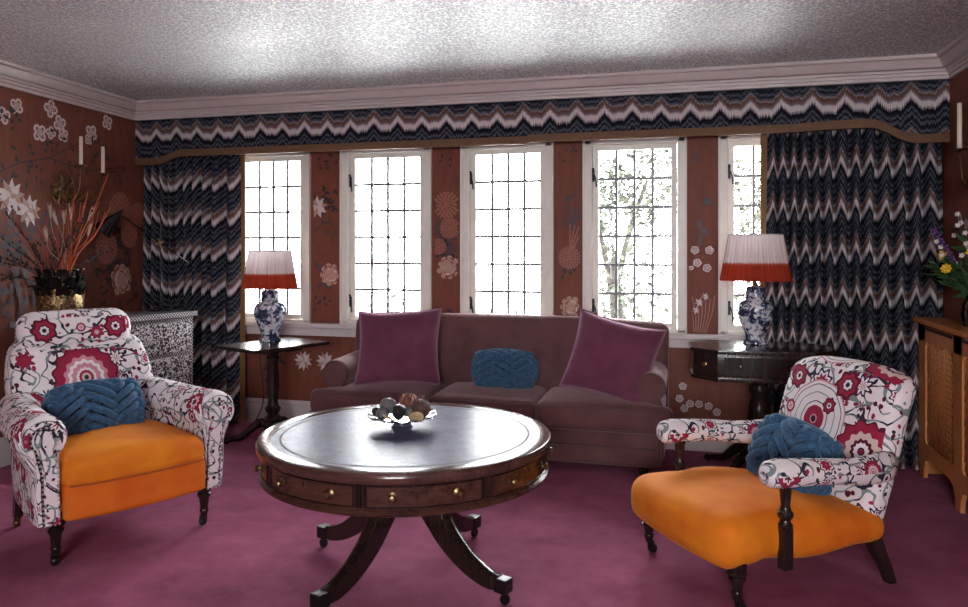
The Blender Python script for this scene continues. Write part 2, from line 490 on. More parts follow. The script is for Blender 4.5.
# ------------------------------------------------------------------ mesh builder
class MB:
    def __init__(s):
        s.bm = bmesh.new()
        s.uv = s.bm.loops.layers.uv.new('UVMap')
        s.fl = s.bm.faces.layers.int.new('uvset')
        s.mi = 0

    def face(s, vs, uvs=None, smooth=True):
        try:
            f = s.bm.faces.new(vs)
        except ValueError:
            return None
        f.material_index = s.mi
        f.smooth = smooth
        if uvs:
            for l, q in zip(f.loops, uvs):
                l[s.uv].uv = q
            f[s.fl] = 1
        return f

    def v(s, p):
        return s.bm.verts.new(p)

    def poly(s, pts):
        return s.face([s.v(p) for p in pts])

    def box(s, c, size, rot=None, bevel=0.0, seg=2):
        m = Matrix.Translation(c) @ (rot.to_4x4() if rot else Matrix()) @ Matrix.Diagonal((size[0], size[1], size[2], 1))
        r = bmesh.ops.create_cube(s.bm, size=1, matrix=m)
        fs = set()
        for v in r['verts']:
            fs.update(v.link_faces)
        if bevel:
            es = set()
            for f in fs:
                es.update(f.edges)
            b = bmesh.ops.bevel(s.bm, geom=list(es), offset=bevel, segments=seg, profile=0.7, affect='EDGES')
            fs = {f for f in fs if f.is_valid} | set(b['faces'])
        for f in fs:
            f.material_index = s.mi
            f.smooth = True

    def grid(s, fn, nu, nv, closed_u=False, uvfn=None):
        V = [[s.v(fn(i / nu, j / nv)) for i in range(nu if closed_u else nu + 1)] for j in range(nv + 1)]
        for j in range(nv):
            for i in range(nu):
                i2 = (i + 1) % nu if closed_u else i + 1
                uvs = None
                if uvfn:
                    uvs = [uvfn(i / nu, j / nv), uvfn((i + 1) / nu, j / nv), uvfn((i + 1) / nu, (j + 1) / nv), uvfn(i / nu, (j + 1) / nv)]
                s.face([V[j][i], V[j][i2], V[j + 1][i2], V[j + 1][i]], uvs)
        return V

    def loft(s, rings, cap=True, closed=True):
        n = len(rings[0])
        V = [[s.v(p) for p in r] for r in rings]
        L = [0.0]
        for a, b in zip(rings, rings[1:]):
            L.append(L[-1] + max((Vector(a[0]) - Vector(b[0])).length, 1e-4))
        A = []
        for r in rings:
            q = [0.0]
            for k in range(n):
                q.append(q[-1] + (Vector(r[k]) - Vector(r[(k + 1) % n])).length)
            A.append(q)
        for j in range(len(rings) - 1):
            for i in range(n if closed else n - 1):
                i2 = (i + 1) % n
                s.face([V[j][i], V[j][i2], V[j + 1][i2], V[j + 1][i]],
                       [(A[j][i], L[j]), (A[j][i + 1], L[j]), (A[j + 1][i + 1], L[j + 1]), (A[j + 1][i], L[j + 1])])
        if cap and closed:
            s.face(list(reversed(V[0])))
            s.face(V[-1])
        return V

    def lathe(s, prof, n=24, c=(0, 0, 0), rot=None, cap=True, sq=None):
        T = Matrix.Translation(c) @ (rot.to_4x4() if rot else Matrix())
        rings = []
        for r, z in prof:
            rings.append([T @ Vector((max(r, 1e-4) * math.cos(2 * PI * k / n), max(r, 1e-4) * math.sin(2 * PI * k / n), z)) for k in range(n)])
        s.loft(rings, cap)

    def tube(s, pts, rad, n=8, cap=True, closed=False):
        pts = [Vector(p) for p in pts]
        m = len(pts)
        rr = rad if isinstance(rad, (list, tuple)) else [rad] * m
        tang = []
        for i in range(m):
            if closed:
                t = pts[(i + 1) % m] - pts[i - 1]
            else:
                t = pts[min(i + 1, m - 1)] - pts[max(i - 1, 0)]
            tang.append(t.normalized() if t.length > 1e-9 else Vector((0, 0, 1)))
        t0 = tang[0]
        ref = Vector((0, 0, 1)) if abs(t0.z) < 0.9 else Vector((1, 0, 0))
        nrm = (ref - t0 * ref.dot(t0)).normalized()
        rings = []
        for i in range(m):
            t = tang[i]
            nrm = nrm - t * nrm.dot(t)
            nrm = nrm.normalized() if nrm.length > 1e-6 else t.orthogonal().normalized()
            b = t.cross(nrm)
            rings.append([pts[i] + (nrm * math.cos(2 * PI * k / n) + b * math.sin(2 * PI * k / n)) * rr[i] for k in range(n)])
        if closed:
            rings.append(list(rings[0]))
        s.loft(rings, cap and not closed)

    def ball(s, c, r, nu=14, nv=9, rot=None):
        rx, ry, rz = r if isinstance(r, (tuple, list)) else (r, r, r)
        T = Matrix.Translation(c) @ (rot.to_4x4() if rot else Matrix())

        def fn(u, v):
            a = 2 * PI * u
            b = -PI / 2 + PI * (0.001 + 0.998 * v)
            return T @ Vector((rx * math.cos(a) * math.cos(b), ry * math.sin(a) * math.cos(b), rz * math.sin(b)))
        s.grid(fn, nu, nv, True)

    def prism(s, poly, z0, z1, T=None, bevel=0.0):
        T = T or Matrix()
        a = [s.v(T @ Vector((x, y, z0))) for x, y in poly]
        b = [s.v(T @ Vector((x, y, z1))) for x, y in poly]
        fs = [s.face(list(reversed(a))), s.face(b)]
        n = len(poly)
        for i in range(n):
            fs.append(s.face([a[i], a[(i + 1) % n], b[(i + 1) % n], b[i]]))
        if bevel:
            es = set()
            for f in fs:
                if f:
                    es.update(f.edges)
            r = bmesh.ops.bevel(s.bm, geom=list(es), offset=bevel, segments=2, profile=0.7, affect='EDGES')
            for f in r['faces']:
                f.material_index = s.mi
                f.smooth = True

    def rbox(s, size, r, c=(0, 0, 0), fn=None, nr=4, ni=7):
        """soft box: rounded edges, dense enough to be bent by fn(Vector)->Vector (local to its centre)"""
        h = [q / 2 for q in size]
        rr = [min(r, q * 0.999) for q in h]

        def axis(k):
            e = [-h[k] + rr[k] * (1 - math.cos(i / nr * PI / 2)) for i in range(nr)]
            mid = [-h[k] + rr[k] + (2 * (h[k] - rr[k])) * i / ni for i in range(ni + 1)]
            return e + mid + [-q for q in reversed(e)]
        ax = [axis(0), axis(1), axis(2)]
        cache = {}

        def vert(p):
            key = tuple(round(q, 5) for q in p)
            if key in cache:
                return cache[key]
            inner = Vector([max(-h[k] + rr[k], min(h[k] - rr[k], p[k])) for k in range(3)])
            d = Vector(p) - inner
            dn = Vector([d[k] / rr[k] for k in range(3)])
            if dn.length > 1e-6:
                m = max(abs(q) for q in dn)
                dn = dn.normalized() * m
                q = inner + Vector([dn[k] * rr[k] for k in range(3)])
            else:
                q = inner
            if fn:
                q = fn(Vector(q))
            cache[key] = s.v(q + Vector(c))
            return cache[key]
        for k in range(3):
            i, j = [(1, 2), (2, 0), (0, 1)][k]
            for sg in (-1, 1):
                for a in range(len(ax[i]) - 1):
                    for b in range(len(ax[j]) - 1):
                        pts = []
                        for (da, db) in ((0, 0), (1, 0), (1, 1), (0, 1)):
                            p = [0, 0, 0]
                            p[k] = sg * h[k]; p[i] = ax[i][a + da]; p[j] = ax[j][b + db]
                            pts.append(vert(p))
                        if sg < 0:
                            pts.reverse()
                        if len(set(pts)) == 4:
                            s.face(pts)

    def build(s, name, mats, parent=None, sharp=38, loc=None):
        bm = s.bm
        bm.normal_update()
        if sharp:
            ca = math.cos(R(sharp))
            for e in bm.edges:
                if len(e.link_faces) == 2:
                    if e.link_faces[0].normal.dot(e.link_faces[1].normal) < ca:
                        e.smooth = False
        for f in bm.faces:
            if f[s.fl]:
                continue
            nn = f.normal
            a = max(range(3), key=lambda k: abs(nn[k]))
            for l in f.loops:
                p = l.vert.co
                l[s.uv].uv = ((p.y, p.z), (p.x, p.z), (p.x, p.y))[a]
        me = bpy.data.meshes.new(name)
        bm.to_mesh(me)
        bm.free()
        for m in (mats if isinstance(mats, (list, tuple)) else [mats]):
            me.materials.append(m)
        o = bpy.data.objects.new(name, me)
        COL.objects.link(o)
        if parent:
            o.parent = parent
        if loc:
            o.location = loc
        return o


def tag(o, label=None, cat=None, group=None, kind=None):
    if label: o['label'] = label
    if cat: o['category'] = cat
    if group: o['group'] = group
    if kind: o['kind'] = kind
    return o


def thing(name, label, cat, loc=(0, 0, 0), rz=0.0, group=None):
    o = bpy.data.objects.new(name, None)
    o.empty_display_size = 0.1
    COL.objects.link(o)
    o.location = loc
    o.rotation_euler = (0, 0, rz)
    return tag(o, label, cat, group)


def copy_thing(root, loc, rz, label, group=None):
    r = root.copy()
    COL.objects.link(r)
    r.location = loc
    r.rotation_euler = (0, 0, rz)
    r['label'] = label
    if group: r['group'] = group
    for ch in list(root.children):
        c = ch.copy(); COL.objects.link(c); c.parent = r
        for gch in ch.children:
            d = gch.copy(); COL.objects.link(d); d.parent = c
    return r


def ss(a, b, x):
    t = max(0.0, min(1.0, (x - a) / (b - a)))
    return t * t * (3 - 2 * t)


def catmull(pts, k=6):
    P = [Vector(p) for p in pts]
    out = []
    for i in range(len(P) - 1):
        p0, p1, p2, p3 = P[max(i - 1, 0)], P[i], P[i + 1], P[min(i + 2, len(P) - 1)]
        for j in range(k):
            t = j / k
            out.append(0.5 * ((2 * p1) + (p2 - p0) * t + (2 * p0 - 5 * p1 + 4 * p2 - p3) * t * t + (3 * p1 - p0 - 3 * p2 + p3) * t ** 3))
    out.append(P[-1])
    return out

# ------------------------------------------------------------------ the setting
ZC = 2.39                      # ceiling
KL = 0.0815                    # the left wall runs in slightly towards the camera


def lx_(y):
    return -4.062 + KL * (YW - y)


XR = 1.449


def struct(o):
    o['kind'] = 'structure'
    return o


mb = MB(); mb.box((-1.3, 1.5, -0.06), (6.2, 8.2, 0.12)); struct(mb.build('floor', M['carpet']))
mb = MB(); mb.box((-1.3, 1.5, ZC + 0.06), (6.2, 8.2, 0.12)); struct(mb.build('ceiling', M['ceiling']))

WP = [M['wallpaper'], M['petal_white'], M['petal_grey'], M['petal_pink'], M['petal_rust'], M['petal_rustline'], M['petal_red'],
      M['petal_cream'], M['leaf_dark'], M['leaf_mauve']]
(I_W, I_G, I_P, I_R, I_RL, I_RED, I_CR, I_LD, I_LM) = range(1, 10)


class Paper:
    """flowers printed on a wall: faces a hair in front of the wall, in the wall's own mesh"""

    def __init__(s, mb, o, ud, nrm, clip=None):
        s.mb, s.o, s.u, s.n = mb, Vector(o), Vector(ud).normalized(), Vector(nrm).normalized()
        s.k = 0
        s.clip = clip

    def shape(s, pts, mi):
        s.k += 1
        if s.clip and any(s.clip(a, b) for a, b in pts):
            return
        off = 0.0006 + 0.00001 * s.k
        s.mb.mi = mi
        P = [s.o + s.u * a + Vector((0, 0, 1)) * b + s.n * off for a, b in pts]
        f = s.mb.poly(P)
        if f:
            f.normal_update()
            if f.normal.dot(s.n) < 0:
                f.normal_flip()
        s.mb.mi = 0

    def petal(s, a, b, ang, L, W, mi, sharp=False, r0=0.0):
        ca, sa = math.cos(ang), math.sin(ang)
        pr = [(0, 0.25), (0.3, 0.8), (0.6, 1.0), (0.85, 0.75), (1.0, 0.0)] if not sharp else [(0, 0.35), (0.3, 0.9), (0.55, 1.0), (0.8, 0.5), (1.0, 0.0)]
        up = [(r0 + L * t, W * w / 2) for t, w in pr]
        pts = up + [(x, -y) for x, y in reversed(up[:-1])]
        s.shape([(a + x * ca - y * sa, b + x * sa + y * ca) for x, y in pts], mi)

    def blossom(s, a, b, r, n=5, rot=0.3):
        for i in range(n):
            an = rot + 2 * PI * i / n
            s.petal(a, b, an, r, r * 0.95, I_W)
        for i in range(n):
            an = rot + 2 * PI * i / n
            s.petal(a, b, an, r * 0.72, r * 0.45, I_G, r0=0.05 * r)
            s.petal(a, b, an, r * 0.45, r * 0.16, I_W, r0=0.05 * r)

    def lily(s, a, b, r, n=9, mi=I_W):
        for k, (q, w) in enumerate(((1.0, 0.36), (0.72, 0.32), (0.45, 0.3))):
            for i in range(n - k):
                s.petal(a, b, 2 * PI * (i + 0.5 * k) / (n - k) + 0.2, r * q, r * w, mi if (i + k) % 3 else I_CR, True)

    def mum(s, a, b, r, base=I_R, line=I_RL):
        s.shape([(a + r * math.cos(t) * (1 + 0.03 * math.cos(9 * t)), b + r * math.sin(t)) for t in [2 * PI * i / 40 for i in range(40)]], line)
        for q in (1.0, 0.8, 0.6, 0.4, 0.22):
            n = max(6, int(20 * q))
            for i in range(n):
                s.petal(a, b, 2 * PI * i / n + q * 3, r * 0.34, r * 0.27, line, r0=r * max(0, q - 0.32))
                s.petal(a, b, 2 * PI * i / n + q * 3, r * 0.30, r * 0.19, base, r0=r * max(0, q - 0.30))

    def peony(s, a, b, r):
        rnd = random.Random(int(a * 1000))
        for q, mi in ((1.0, I_CR), (0.82, I_RED), (0.76, I_CR), (0.6, I_P), (0.55, I_W), (0.38, I_RED), (0.32, I_CR)):
            n = 9 if q > 0.5 else 6
            o = rnd.random() * 2
            for i in range(n):
                s.petal(a, b, 2 * PI * i / n + o, r * 0.5 * (0.85 + 0.3 * rnd.random()), r * 0.5, mi, r0=r * max(0, q - 0.5))

    def leaves(s, a, b, r, n=14, seed=1, mi=I_LD, size=0.05):
        rnd = random.Random(seed)
        for i in range(n):
            t = rnd.random() * 2 * PI
            q = r * math.sqrt(rnd.random())
            x, y = a + q * math.cos(t), b + q * math.sin(t) * 0.8
            an = rnd.random() * 2 * PI
            s.petal(x, y, an, size * (0.6 + 0.6 * rnd.random()), size * 0.45, mi, True)

    def branch(s, pts, w, mi=I_LD):
        for (a, b), (c, d) in zip(pts, pts[1:]):
            t = math.atan2(d - b, c - a) + PI / 2
            x, y = w / 2 * math.cos(t), w / 2 * math.sin(t)
            s.shape([(a + x, b + y), (a - x, b - y), (c - x, d - y), (c + x, d + y)], mi)


# wall_back with five openings
mb = MB()
T = 0.25
x0, x1 = -4.3, XR + 0.2
mb.box(((x0 + x1) / 2, YW + T / 2, WZ0 / 2), (x1 - x0, T, WZ0))
mb.box(((x0 + x1) / 2, YW + T / 2, (WZ1 + ZC) / 2), (x1 - x0, T, ZC - WZ1))
edges = [x0] + [q for w in WIN for q in w] + [x1]
for a, b in zip(edges[::2], edges[1::2]):
    mb.box(((a + b) / 2, YW + T / 2, (WZ0 + WZ1) / 2), (b - a, T, WZ1 - WZ0))


def in_win(a, b):
    return WZ0 - 0.03 < b < WZ1 and any(p - 0.012 < a < q + 0.012 for p, q in WIN)


pp = Paper(mb, (0, YW, 0), (1, 0, 0), (0, -1, 0), in_win)
# pier left of the second casement
pp.leaves(-2.56, 1.66, 0.11, 26, 3); pp.leaves(-2.55, 1.45, 0.10, 12, 4, I_LM); pp.lily(-2.625, 1.60, 0.085)
pp.leaves(-2.55, 1.95, 0.09, 9, 5, size=0.04); pp.leaves(-2.56, 1.10, 0.12, 22, 6, I_LM); pp.peony(-2.52, 1.105, 0.085)
pp.leaves(-2.58, 0.90, 0.08, 8, 7, size=0.04)
# pier between second and third
pp.leaves(-1.63, 1.35, 0.15, 46, 8, I_LM, 0.07); pp.leaves(-1.63, 1.22, 0.13, 24, 9, I_LD, 0.06)
pp.mum(-1.63, 1.60, 0.098); pp.mum(-1.605, 1.44, 0.075); pp.mum(-1.69, 1.31, 0.06); pp.peony(-1.615, 1.165, 0.085)
pp.leaves(-1.62, 1.93, 0.07, 4, 10, size=0.035); pp.leaves(-1.64, 0.83, 0.08, 8, 11, size=0.05)
# pier between third and fourth
pp.leaves(-0.77, 1.93, 0.07, 9, 12, size=0.032); pp.leaves(-0.76, 1.6, 0.09, 8, 13, I_LM, 0.05); pp.leaves(-0.74, 1.16, 0.09, 14, 14, I_LD, 0.05)
pp.leaves(-0.73, 1.5, 0.06, 10, 24, I_LM, 0.06); pp.mum(-0.765, 1.235, 0.078); pp.peony(-0.755, 0.905, 0.075)
for k in range(5):
    pp.branch([(-0.76 + 0.01 * k, 1.30), (-0.76 + 0.018 * k, 1.38), (-0.76 + 0.03 * k, 1.46 - 0.01 * k)], 0.006, I_P)
# pier between fourth and fifth
pp.leaves(0.11, 1.62, 0.03, 2, 15, size=0.07); pp.leaves(0.07, 1.40, 0.09, 12, 16, I_LM, 0.05); pp.leaves(0.03, 1.9, 0.04, 4, 17, I_LM, 0.05)
for a, b in ((0.045, 1.287), (0.135, 1.285), (0.06, 1.205), (0.12, 1.172), (0.01, 1.17)):
    pp.blossom(a, b, 0.028, 5, a * 20)
for k in range(7):
    pp.branch([(0.04 + 0.012 * k, 0.76), (0.03 + 0.02 * k, 0.88), (0.0 + 0.028 * k, 1.0 - 0.012 * (k % 3))], 0.006, I_P)
pp.lily(0.07, 0.95, 0.03, 6); pp.lily(0.11, 0.99, 0.025, 6); pp.lily(0.05, 0.90, 0.025, 6)
# below the sill
pp.lily(-2.733, 0.47, 0.075, 11); pp.lily(-2.555, 0.47, 0.075, 11)
pp.leaves(-2.95, 0.42, 0.09, 12, 18); pp.leaves(-2.98, 0.27, 0.07, 7, 19, size=0.04)
for a, b in ((-0.03, 0.41), (0.015, 0.30), (-0.02, 0.268), (0.07, 0.30), (0.18, 0.255), (-0.05, 0.33), (0.13, 0.29)):
    pp.blossom(a, b, 0.026, 5, a * 30)
for a in (-2.2, -1.7, -1.2, -0.6):
    pp.lily(a, 0.45, 0.07, 11); pp.leaves(a + 0.1, 0.4, 0.1, 12, int(a * -10), I_LM)
struct(mb.build('wall_back', WP))

# wall_left
mb = MB()
ya, yb = YW + 0.25, YR
pts = [(lx_(ya), ya), (lx_(ya) - 0.2, ya), (lx_(yb) - 0.2, yb), (lx_(yb), yb)]
mb.prism(pts, 0, ZC)
ud = Vector((-KL, 1, 0)).normalized()
pl = Paper(mb, (lx_(0), 0, 0), ud, (1, KL, 0))
kk = math.sqrt(1 + KL * KL)
L = lambda y: y * kk
for y, z, r in ((3.74, 2.165, 0.055), (4.02, 2.20, 0.062), (4.10, 2.115, 0.06), (3.925, 2.03, 0.062), (4.02, 2.045, 0.045), (4.13, 2.045, 0.05),
                (4.40, 2.10, 0.062), (4.37, 2.05, 0.04), (4.565, 2.20, 0.058), (3.64, 2.09, 0.055), (3.3, 2.1, 0.06), (3.0, 1.95, 0.06)):
    pl.blossom(L(y), z, r, 4, y * 7)
pl.leaves(L(3.68), 2.08, 0.09, 10, 1); pl.leaves(L(4.2), 1.95, 0.22, 20, 2, size=0.045); pl.leaves(L(3.85), 1.83, 0.16, 14, 3, I_LD, 0.05)
pl.leaves(L(4.45), 2.0, 0.14, 10, 4, size=0.05); pl.leaves(L(4.7), 1.85, 0.1, 8, 5, size=0.04); pl.leaves(L(3.55), 1.75, 0.12, 10, 25, I_LD, 0.05)
pl.branch([(L(3.5), 1.7), (L(3.75), 1.82), (L(4.0), 1.88), (L(4.3), 2.02)], 0.008)
pl.branch([(L(4.0), 1.88), (L(4.35), 1.83), (L(4.75), 1.9)], 0.006)
pl.leaves(L(3.75), 1.42, 0.18, 40, 6, I_LM, 0.07); pl.lily(L(3.69), 1.61, 0.115, 10); pl.lily(L(3.83), 1.53, 0.105, 10)
pl.leaves(L(4.05), 1.45, 0.14, 24, 7, I_LM, 0.06); pl.leaves(L(3.65), 1.28, 0.14, 24, 26, I_LD, 0.06)
pl.leaves(L(4.58), 1.32, 0.26, 90, 8, I_LM, 0.06); pl.leaves(L(4.62), 1.18, 0.2, 46, 9, I_LD, 0.055); pl.leaves(L(4.75), 1.43, 0.18, 40, 10, I_LD, 0.055)
pl.mum(L(4.70), 1.58, 0.13); pl.mum(L(4.55), 1.30, 0.12); pl.mum(L(4.80), 1.40, 0.10); pl.mum(L(4.90), 1.55, 0.10)
pl.leaves(L(4.68), 0.97, 0.2, 34, 11, I_LD, 0.05); pl.peony(L(4.706), 1.07, 0.12)
pl.leaves(L(3.8), 0.98, 0.25, 50, 12, I_LM, 0.08); pl.peony(L(4.2), 1.0, 0.13)
struct(mb.build('wall_left', WP))

# wall_right
mb = MB()
mb.box((XR + 0.1, (ya + yb) / 2, ZC / 2), (0.2, ya - yb, ZC))
pr = Paper(mb, (XR, 0, 0), (0, 1, 0), (-1, 0, 0))
for i, (y, z) in enumerate(((4.45, 1.75), (4.7, 1.4), (4.2, 1.5), (3.9, 1.8), (4.6, 2.0))):
    pr.leaves(y, z, 0.14, 16, 30 + i, I_LD, 0.05)
pr.blossom(4.72, 1.46, 0.035); pr.blossom(4.62, 1.43, 0.03)
struct(mb.build('wall_right', WP))

# wall_rear, behind the camera, with an opening added to let in fill light
mb = MB()
e2 = [-4.2] + [q for w in REAR_FILL for q in w] + [XR + 0.2]
mb.box((-1.3, YR - 0.1, RZ0 / 2), (6, 0.2, RZ0)); mb.box((-1.3, YR - 0.1, (RZ1 + ZC) / 2), (6, 0.2, ZC - RZ1))
for a, b in zip(e2[::2], e2[1::2]):
    mb.box(((a + b) / 2, YR - 0.1, (RZ0 + RZ1) / 2), (b - a, 0.2, RZ1 - RZ0))
struct(mb.build('wall_rear', WP))

# cornices
CP = [(0, 0), (0.016, 0), (0.016, 0.016), (0.008, 0.017), (0.008, 0.021), (0.024, 0.022), (0.026, 0.036), (0.018, 0.037), (0.018, 0.041), (0.036, 0.042), (0.038, 0.050), (0.030, 0.051), (0.030, 0.056), (0.048, 0.057), (0.058, 0.060), (0.072, 0.078),
      (0.080, 0.096), (0.083, 0.100), (0.074, 0.101), (0.074, 0.106), (0.096, 0.107), (0.10, 0.112), (0.10, 0.1265), (0, 0.1265)]
ZK = ZC - 0.1262


def run(name, p0, p1, n, m0, m1, prof, z0, mat, back=0.0):
    """moulding along p0-p1; m0, m1 are the mitred offset directions at the ends"""
    mb = MB()
    rings = []
    for p, m in ((p0, m0), (p1, m1)):
        rings.append([Vector((p[0] + m[0] * o, p[1] + m[1] * o, z0 + h)) if i not in (0, len(prof) - 1) or not back
                      else Vector((p[0], p[1] + back, z0 + h)) for i, (o, h) in enumerate(prof)])
    mb.loft(rings)
    return struct(mb.build(name, mat, sharp=25))


nl = Vector((1, KL, 0)).normalized(); nb = Vector((0, -1, 0)); nr_ = Vector((-1, 0, 0))
ml = (nl + nb) / (1 + nl.dot(nb)); mr = (nr_ + nb) / (1 + nr_.dot(nb))
cl, cr = (lx_(YP), YP), (XR, YP)
run('trim_1', (lx_(YR), YR), cl, nl, nl, ml, CP, ZK, M['trim'])
run('trim_2', cl, cr, nb, ml, mr, CP, ZK, M['trim'], back=0.19)
run('trim_3', cr, (XR, YR), nr_, mr, nr_, CP, ZK, M['trim'])
BP = [(0, 0), (0.018, 0), (0.018, 0.125), (0.014, 0.135), (0.016, 0.15), (0.010, 0.165), (0.004, 0.173), (0, 0.173)]
clw, crw = (lx_(YW), YW), (XR, YW)
run('baseboard_left', (lx_(YR), YR), clw, nl, nl, ml, BP, 0, M['trim'])
run('baseboard_back', clw, crw, nb, ml, mr, BP, 0, M['trim'])
run('baseboard_right', crw, (XR, YR), nr_, mr, nr_, BP, 0, M['trim'])

# window board and the apron moulding under it
mb = MB()
mb.box(((x0 + XR) / 2 + 0.1, YW - 0.012, 0.732), (XR - x0 - 0.2, 0.07, 0.036), bevel=0.012, seg=3)
mb.box(((x0 + XR) / 2 + 0.1, YW - 0.008, 0.685), (XR - x0 - 0.2, 0.03, 0.056), bevel=0.006)
struct(mb.build('window_sill', M['trim']))

# casements
for i, (a, b) in enumerate(WIN):
    w = thing('window_%d' % (i + 1), None, None, ((a + b) / 2, YW, WZ0))
    struct(w)
    W, H = b - a, WZ1 - WZ0
    fw, fb, ft = 0.06, 0.022, 0.035
    mb = MB()
    for sx in (-1, 1):
        mb.box((sx * (W / 2 - fw / 2), 0.05, H / 2), (fw, 0.13, H), bevel=0.006)
        mb.box((sx * (W / 2 - 0.008), -0.018, H / 2), (0.016, 0.02, H), bevel=0.006)
    mb.box((0, 0.05, fb / 2), (W, 0.13, fb), bevel=0.004)
    mb.box((0, 0.05, H - ft / 2), (W, 0.13, ft), bevel=0.004)
    mb.build('window_frame', M['frame'], w)
    sw, sh = W - 2 * fw - 0.004, H - fb - ft - 0.004
    sx0 = 0.038
    zc = fb + 0.002
    mb = MB()
    for sx in (-1, 1):
        mb.box((sx * (sw / 2 - sx0 / 2), 0.045, zc + sh / 2), (sx0, 0.045, sh), bevel=0.005)
    mb.box((0, 0.045, zc + 0.017), (sw, 0.044, 0.034), bevel=0.005)
    mb.box((0, 0.045, zc + sh - 0.017), (sw, 0.044, 0.034), bevel=0.005)
    sash = mb.build('sash', M['frame'], w)
    gw, gz0, gz1 = sw - 2 * sx0, zc + 0.034, zc + sh - 0.034
    mb = MB()
    for k in range(1, 4):
        mb.box((-gw / 2 + gw * k / 4, 0.045, (gz0 + gz1) / 2), (0.017, 0.018, gz1 - gz0))
    for k in range(1, 6):
        mb.box((0, 0.045, gz0 + (gz1 - gz0) * k / 6), (gw, 0.0178, 0.017))
    mb.build('glazing_bars', M['lead'], sash)
    mb = MB()
    mb.box((0, 0.045, (gz0 + gz1) / 2), (gw + 0.01, 0.004, gz1 - gz0 + 0.01))
    mb.build('glass', M['glass'], sash)
    for zz in (0.16, H - 0.24):
        mb = MB()
        xx = -sw / 2 + 0.006
        mb.box((xx, 0.016, zz), (0.018, 0.01, 0.075), bevel=0.003)
        mb.tube(catmull([(xx, 0.012, zz + 0.02), (xx + 0.008, -0.012, zz + 0.01), (xx + 0.02, -0.018, zz - 0.03), (xx + 0.022, -0.012, zz - 0.075)], 4), 0.005, 6)
        mb.ball((xx, 0.004, zz + 0.045), 0.009, 8, 6)
        mb.build('latch', M['iron'], sash)

# ------------------------------------------------------------------ outside
mb = MB(); mb.box((-1.5, 14.4, -0.3), (44, 18, 0.2)); struct(mb.build('terrace_ground', M['ground']))
mb = MB(); mb.box((-1.5, -8.6, -0.3), (44, 12, 0.2)); struct(mb.build('garden_ground', M['ground']))


def leaves_mesh(blobs, n, size, seed):
    rnd = random.Random(seed)
    mb = MB()
    for i in range(n):
        c, r = blobs[rnd.randrange(len(blobs))]
        while True:
            d = Vector((rnd.uniform(-1, 1), rnd.uniform(-1, 1), rnd.uniform(-1, 1)))
            if 0.2 < d.length < 1:
                break
        p = Vector(c) + Vector((d.x * r[0], d.y * r[1], d.z * r[2]))
        q = Matrix.Rotation(rnd.random() * 6.28, 3, 'Z') @ Matrix.Rotation(rnd.uniform(-1.2, 1.2), 3, 'X') @ Matrix.Rotation(rnd.random() * 6.28, 3, 'Z')
        s = size * rnd.uniform(0.6, 1.3)
        mb.poly([p + q @ Vector(t) for t in ((0, -s * 0.5, 0), (s * 0.28, 0, s * 0.06), (0, s * 0.5, 0), (-s * 0.28, 0, s * 0.06))])
    return mb


def tree(name, label, cat, loc, blobs, n, size, seed, trunk, group):
    t = thing(name, label, cat, loc, 0, group)
    mb = leaves_mesh(blobs, n, size, seed)
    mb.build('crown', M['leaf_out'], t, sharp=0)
    mb = MB()
    rnd = random.Random(seed)
    mb.tube(catmull([(0, 0, 0), (0.05, 0, trunk * 0.5), (0, 0.05, trunk)], 5), [0.09 - 0.03 * i / 10 for i in range(11)], 10)
    for c, r in blobs:
        mb.tube(catmull([(0, 0.03, trunk * 0.8), ((c[0]) * 0.5, c[1] * 0.5, (c[2] + trunk) * 0.5), c], 4), [0.04 - 0.003 * i for i in range(9)], 6)
    mb.build('trunk', M['bark'], t)


tree('garden_tree', 'leafy green tree outside, seen through the fourth window', 'tree', (-0.75, 8.0, -0.2),
     [((0, 0, 1.5), (0.6, 0.6, 0.8)), ((-0.3, 0.3, 2.1), (0.45, 0.5, 0.5)), ((0.35, 0, 2.2), (0.45, 0.5, 0.5)), ((0.1, 0.2, 0.7), (0.7, 0.5, 0.5))], 3800, 0.085, 5, 1.2, 'trees outside the right windows')
tree('garden_tree', 'leafy green tree outside, behind the right lampshade', 'tree', (0.95, 9.0, -0.2),
     [((0, 0, 1.4), (0.6, 0.6, 0.8)), ((-0.2, 0, 2.1), (0.5, 0.5, 0.5)), ((0.35, 0.2, 2.2), (0.45, 0.5, 0.6)), ((0, 0.2, 0.7), (0.7, 0.5, 0.5))], 3800, 0.085, 6, 1.2, 'trees outside the right windows')
for i, (x, y, h, lb) in enumerate(((-5.3, 8.6, 0.55, 'low shrub outside, glimpsed through the leftmost window'),
                                   (-3.55, 8.4, 0.55, 'low shrub outside, glimpsed through the second window from the left'),
                                   (-2.1, 8.8, 0.45, 'low shrub outside, glimpsed through the middle window'))):
    t = thing('garden_shrub', lb, 'shrub', (x, y, -0.2), 0, 'shrubs outside the left windows')
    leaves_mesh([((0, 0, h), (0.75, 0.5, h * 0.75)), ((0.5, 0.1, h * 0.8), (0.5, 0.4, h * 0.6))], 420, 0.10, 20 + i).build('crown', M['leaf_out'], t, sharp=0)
    mb = MB()
    for k in range(5):
        mb.tube([(0, 0, 0), (0.2 * math.cos(k * 1.3), 0.2 * math.sin(k * 1.3), h * 0.6), (0.5 * math.cos(k * 1.3), 0.35 * math.sin(k * 1.3), h * 1.1)], [0.02, 0.014, 0.006], 6)
    mb.build('stem', M['bark'], t)

# ------------------------------------------------------------------ pelmet and curtains
PEL0, PEL1 = lx_(YP) + 0.004, XR - 0.004


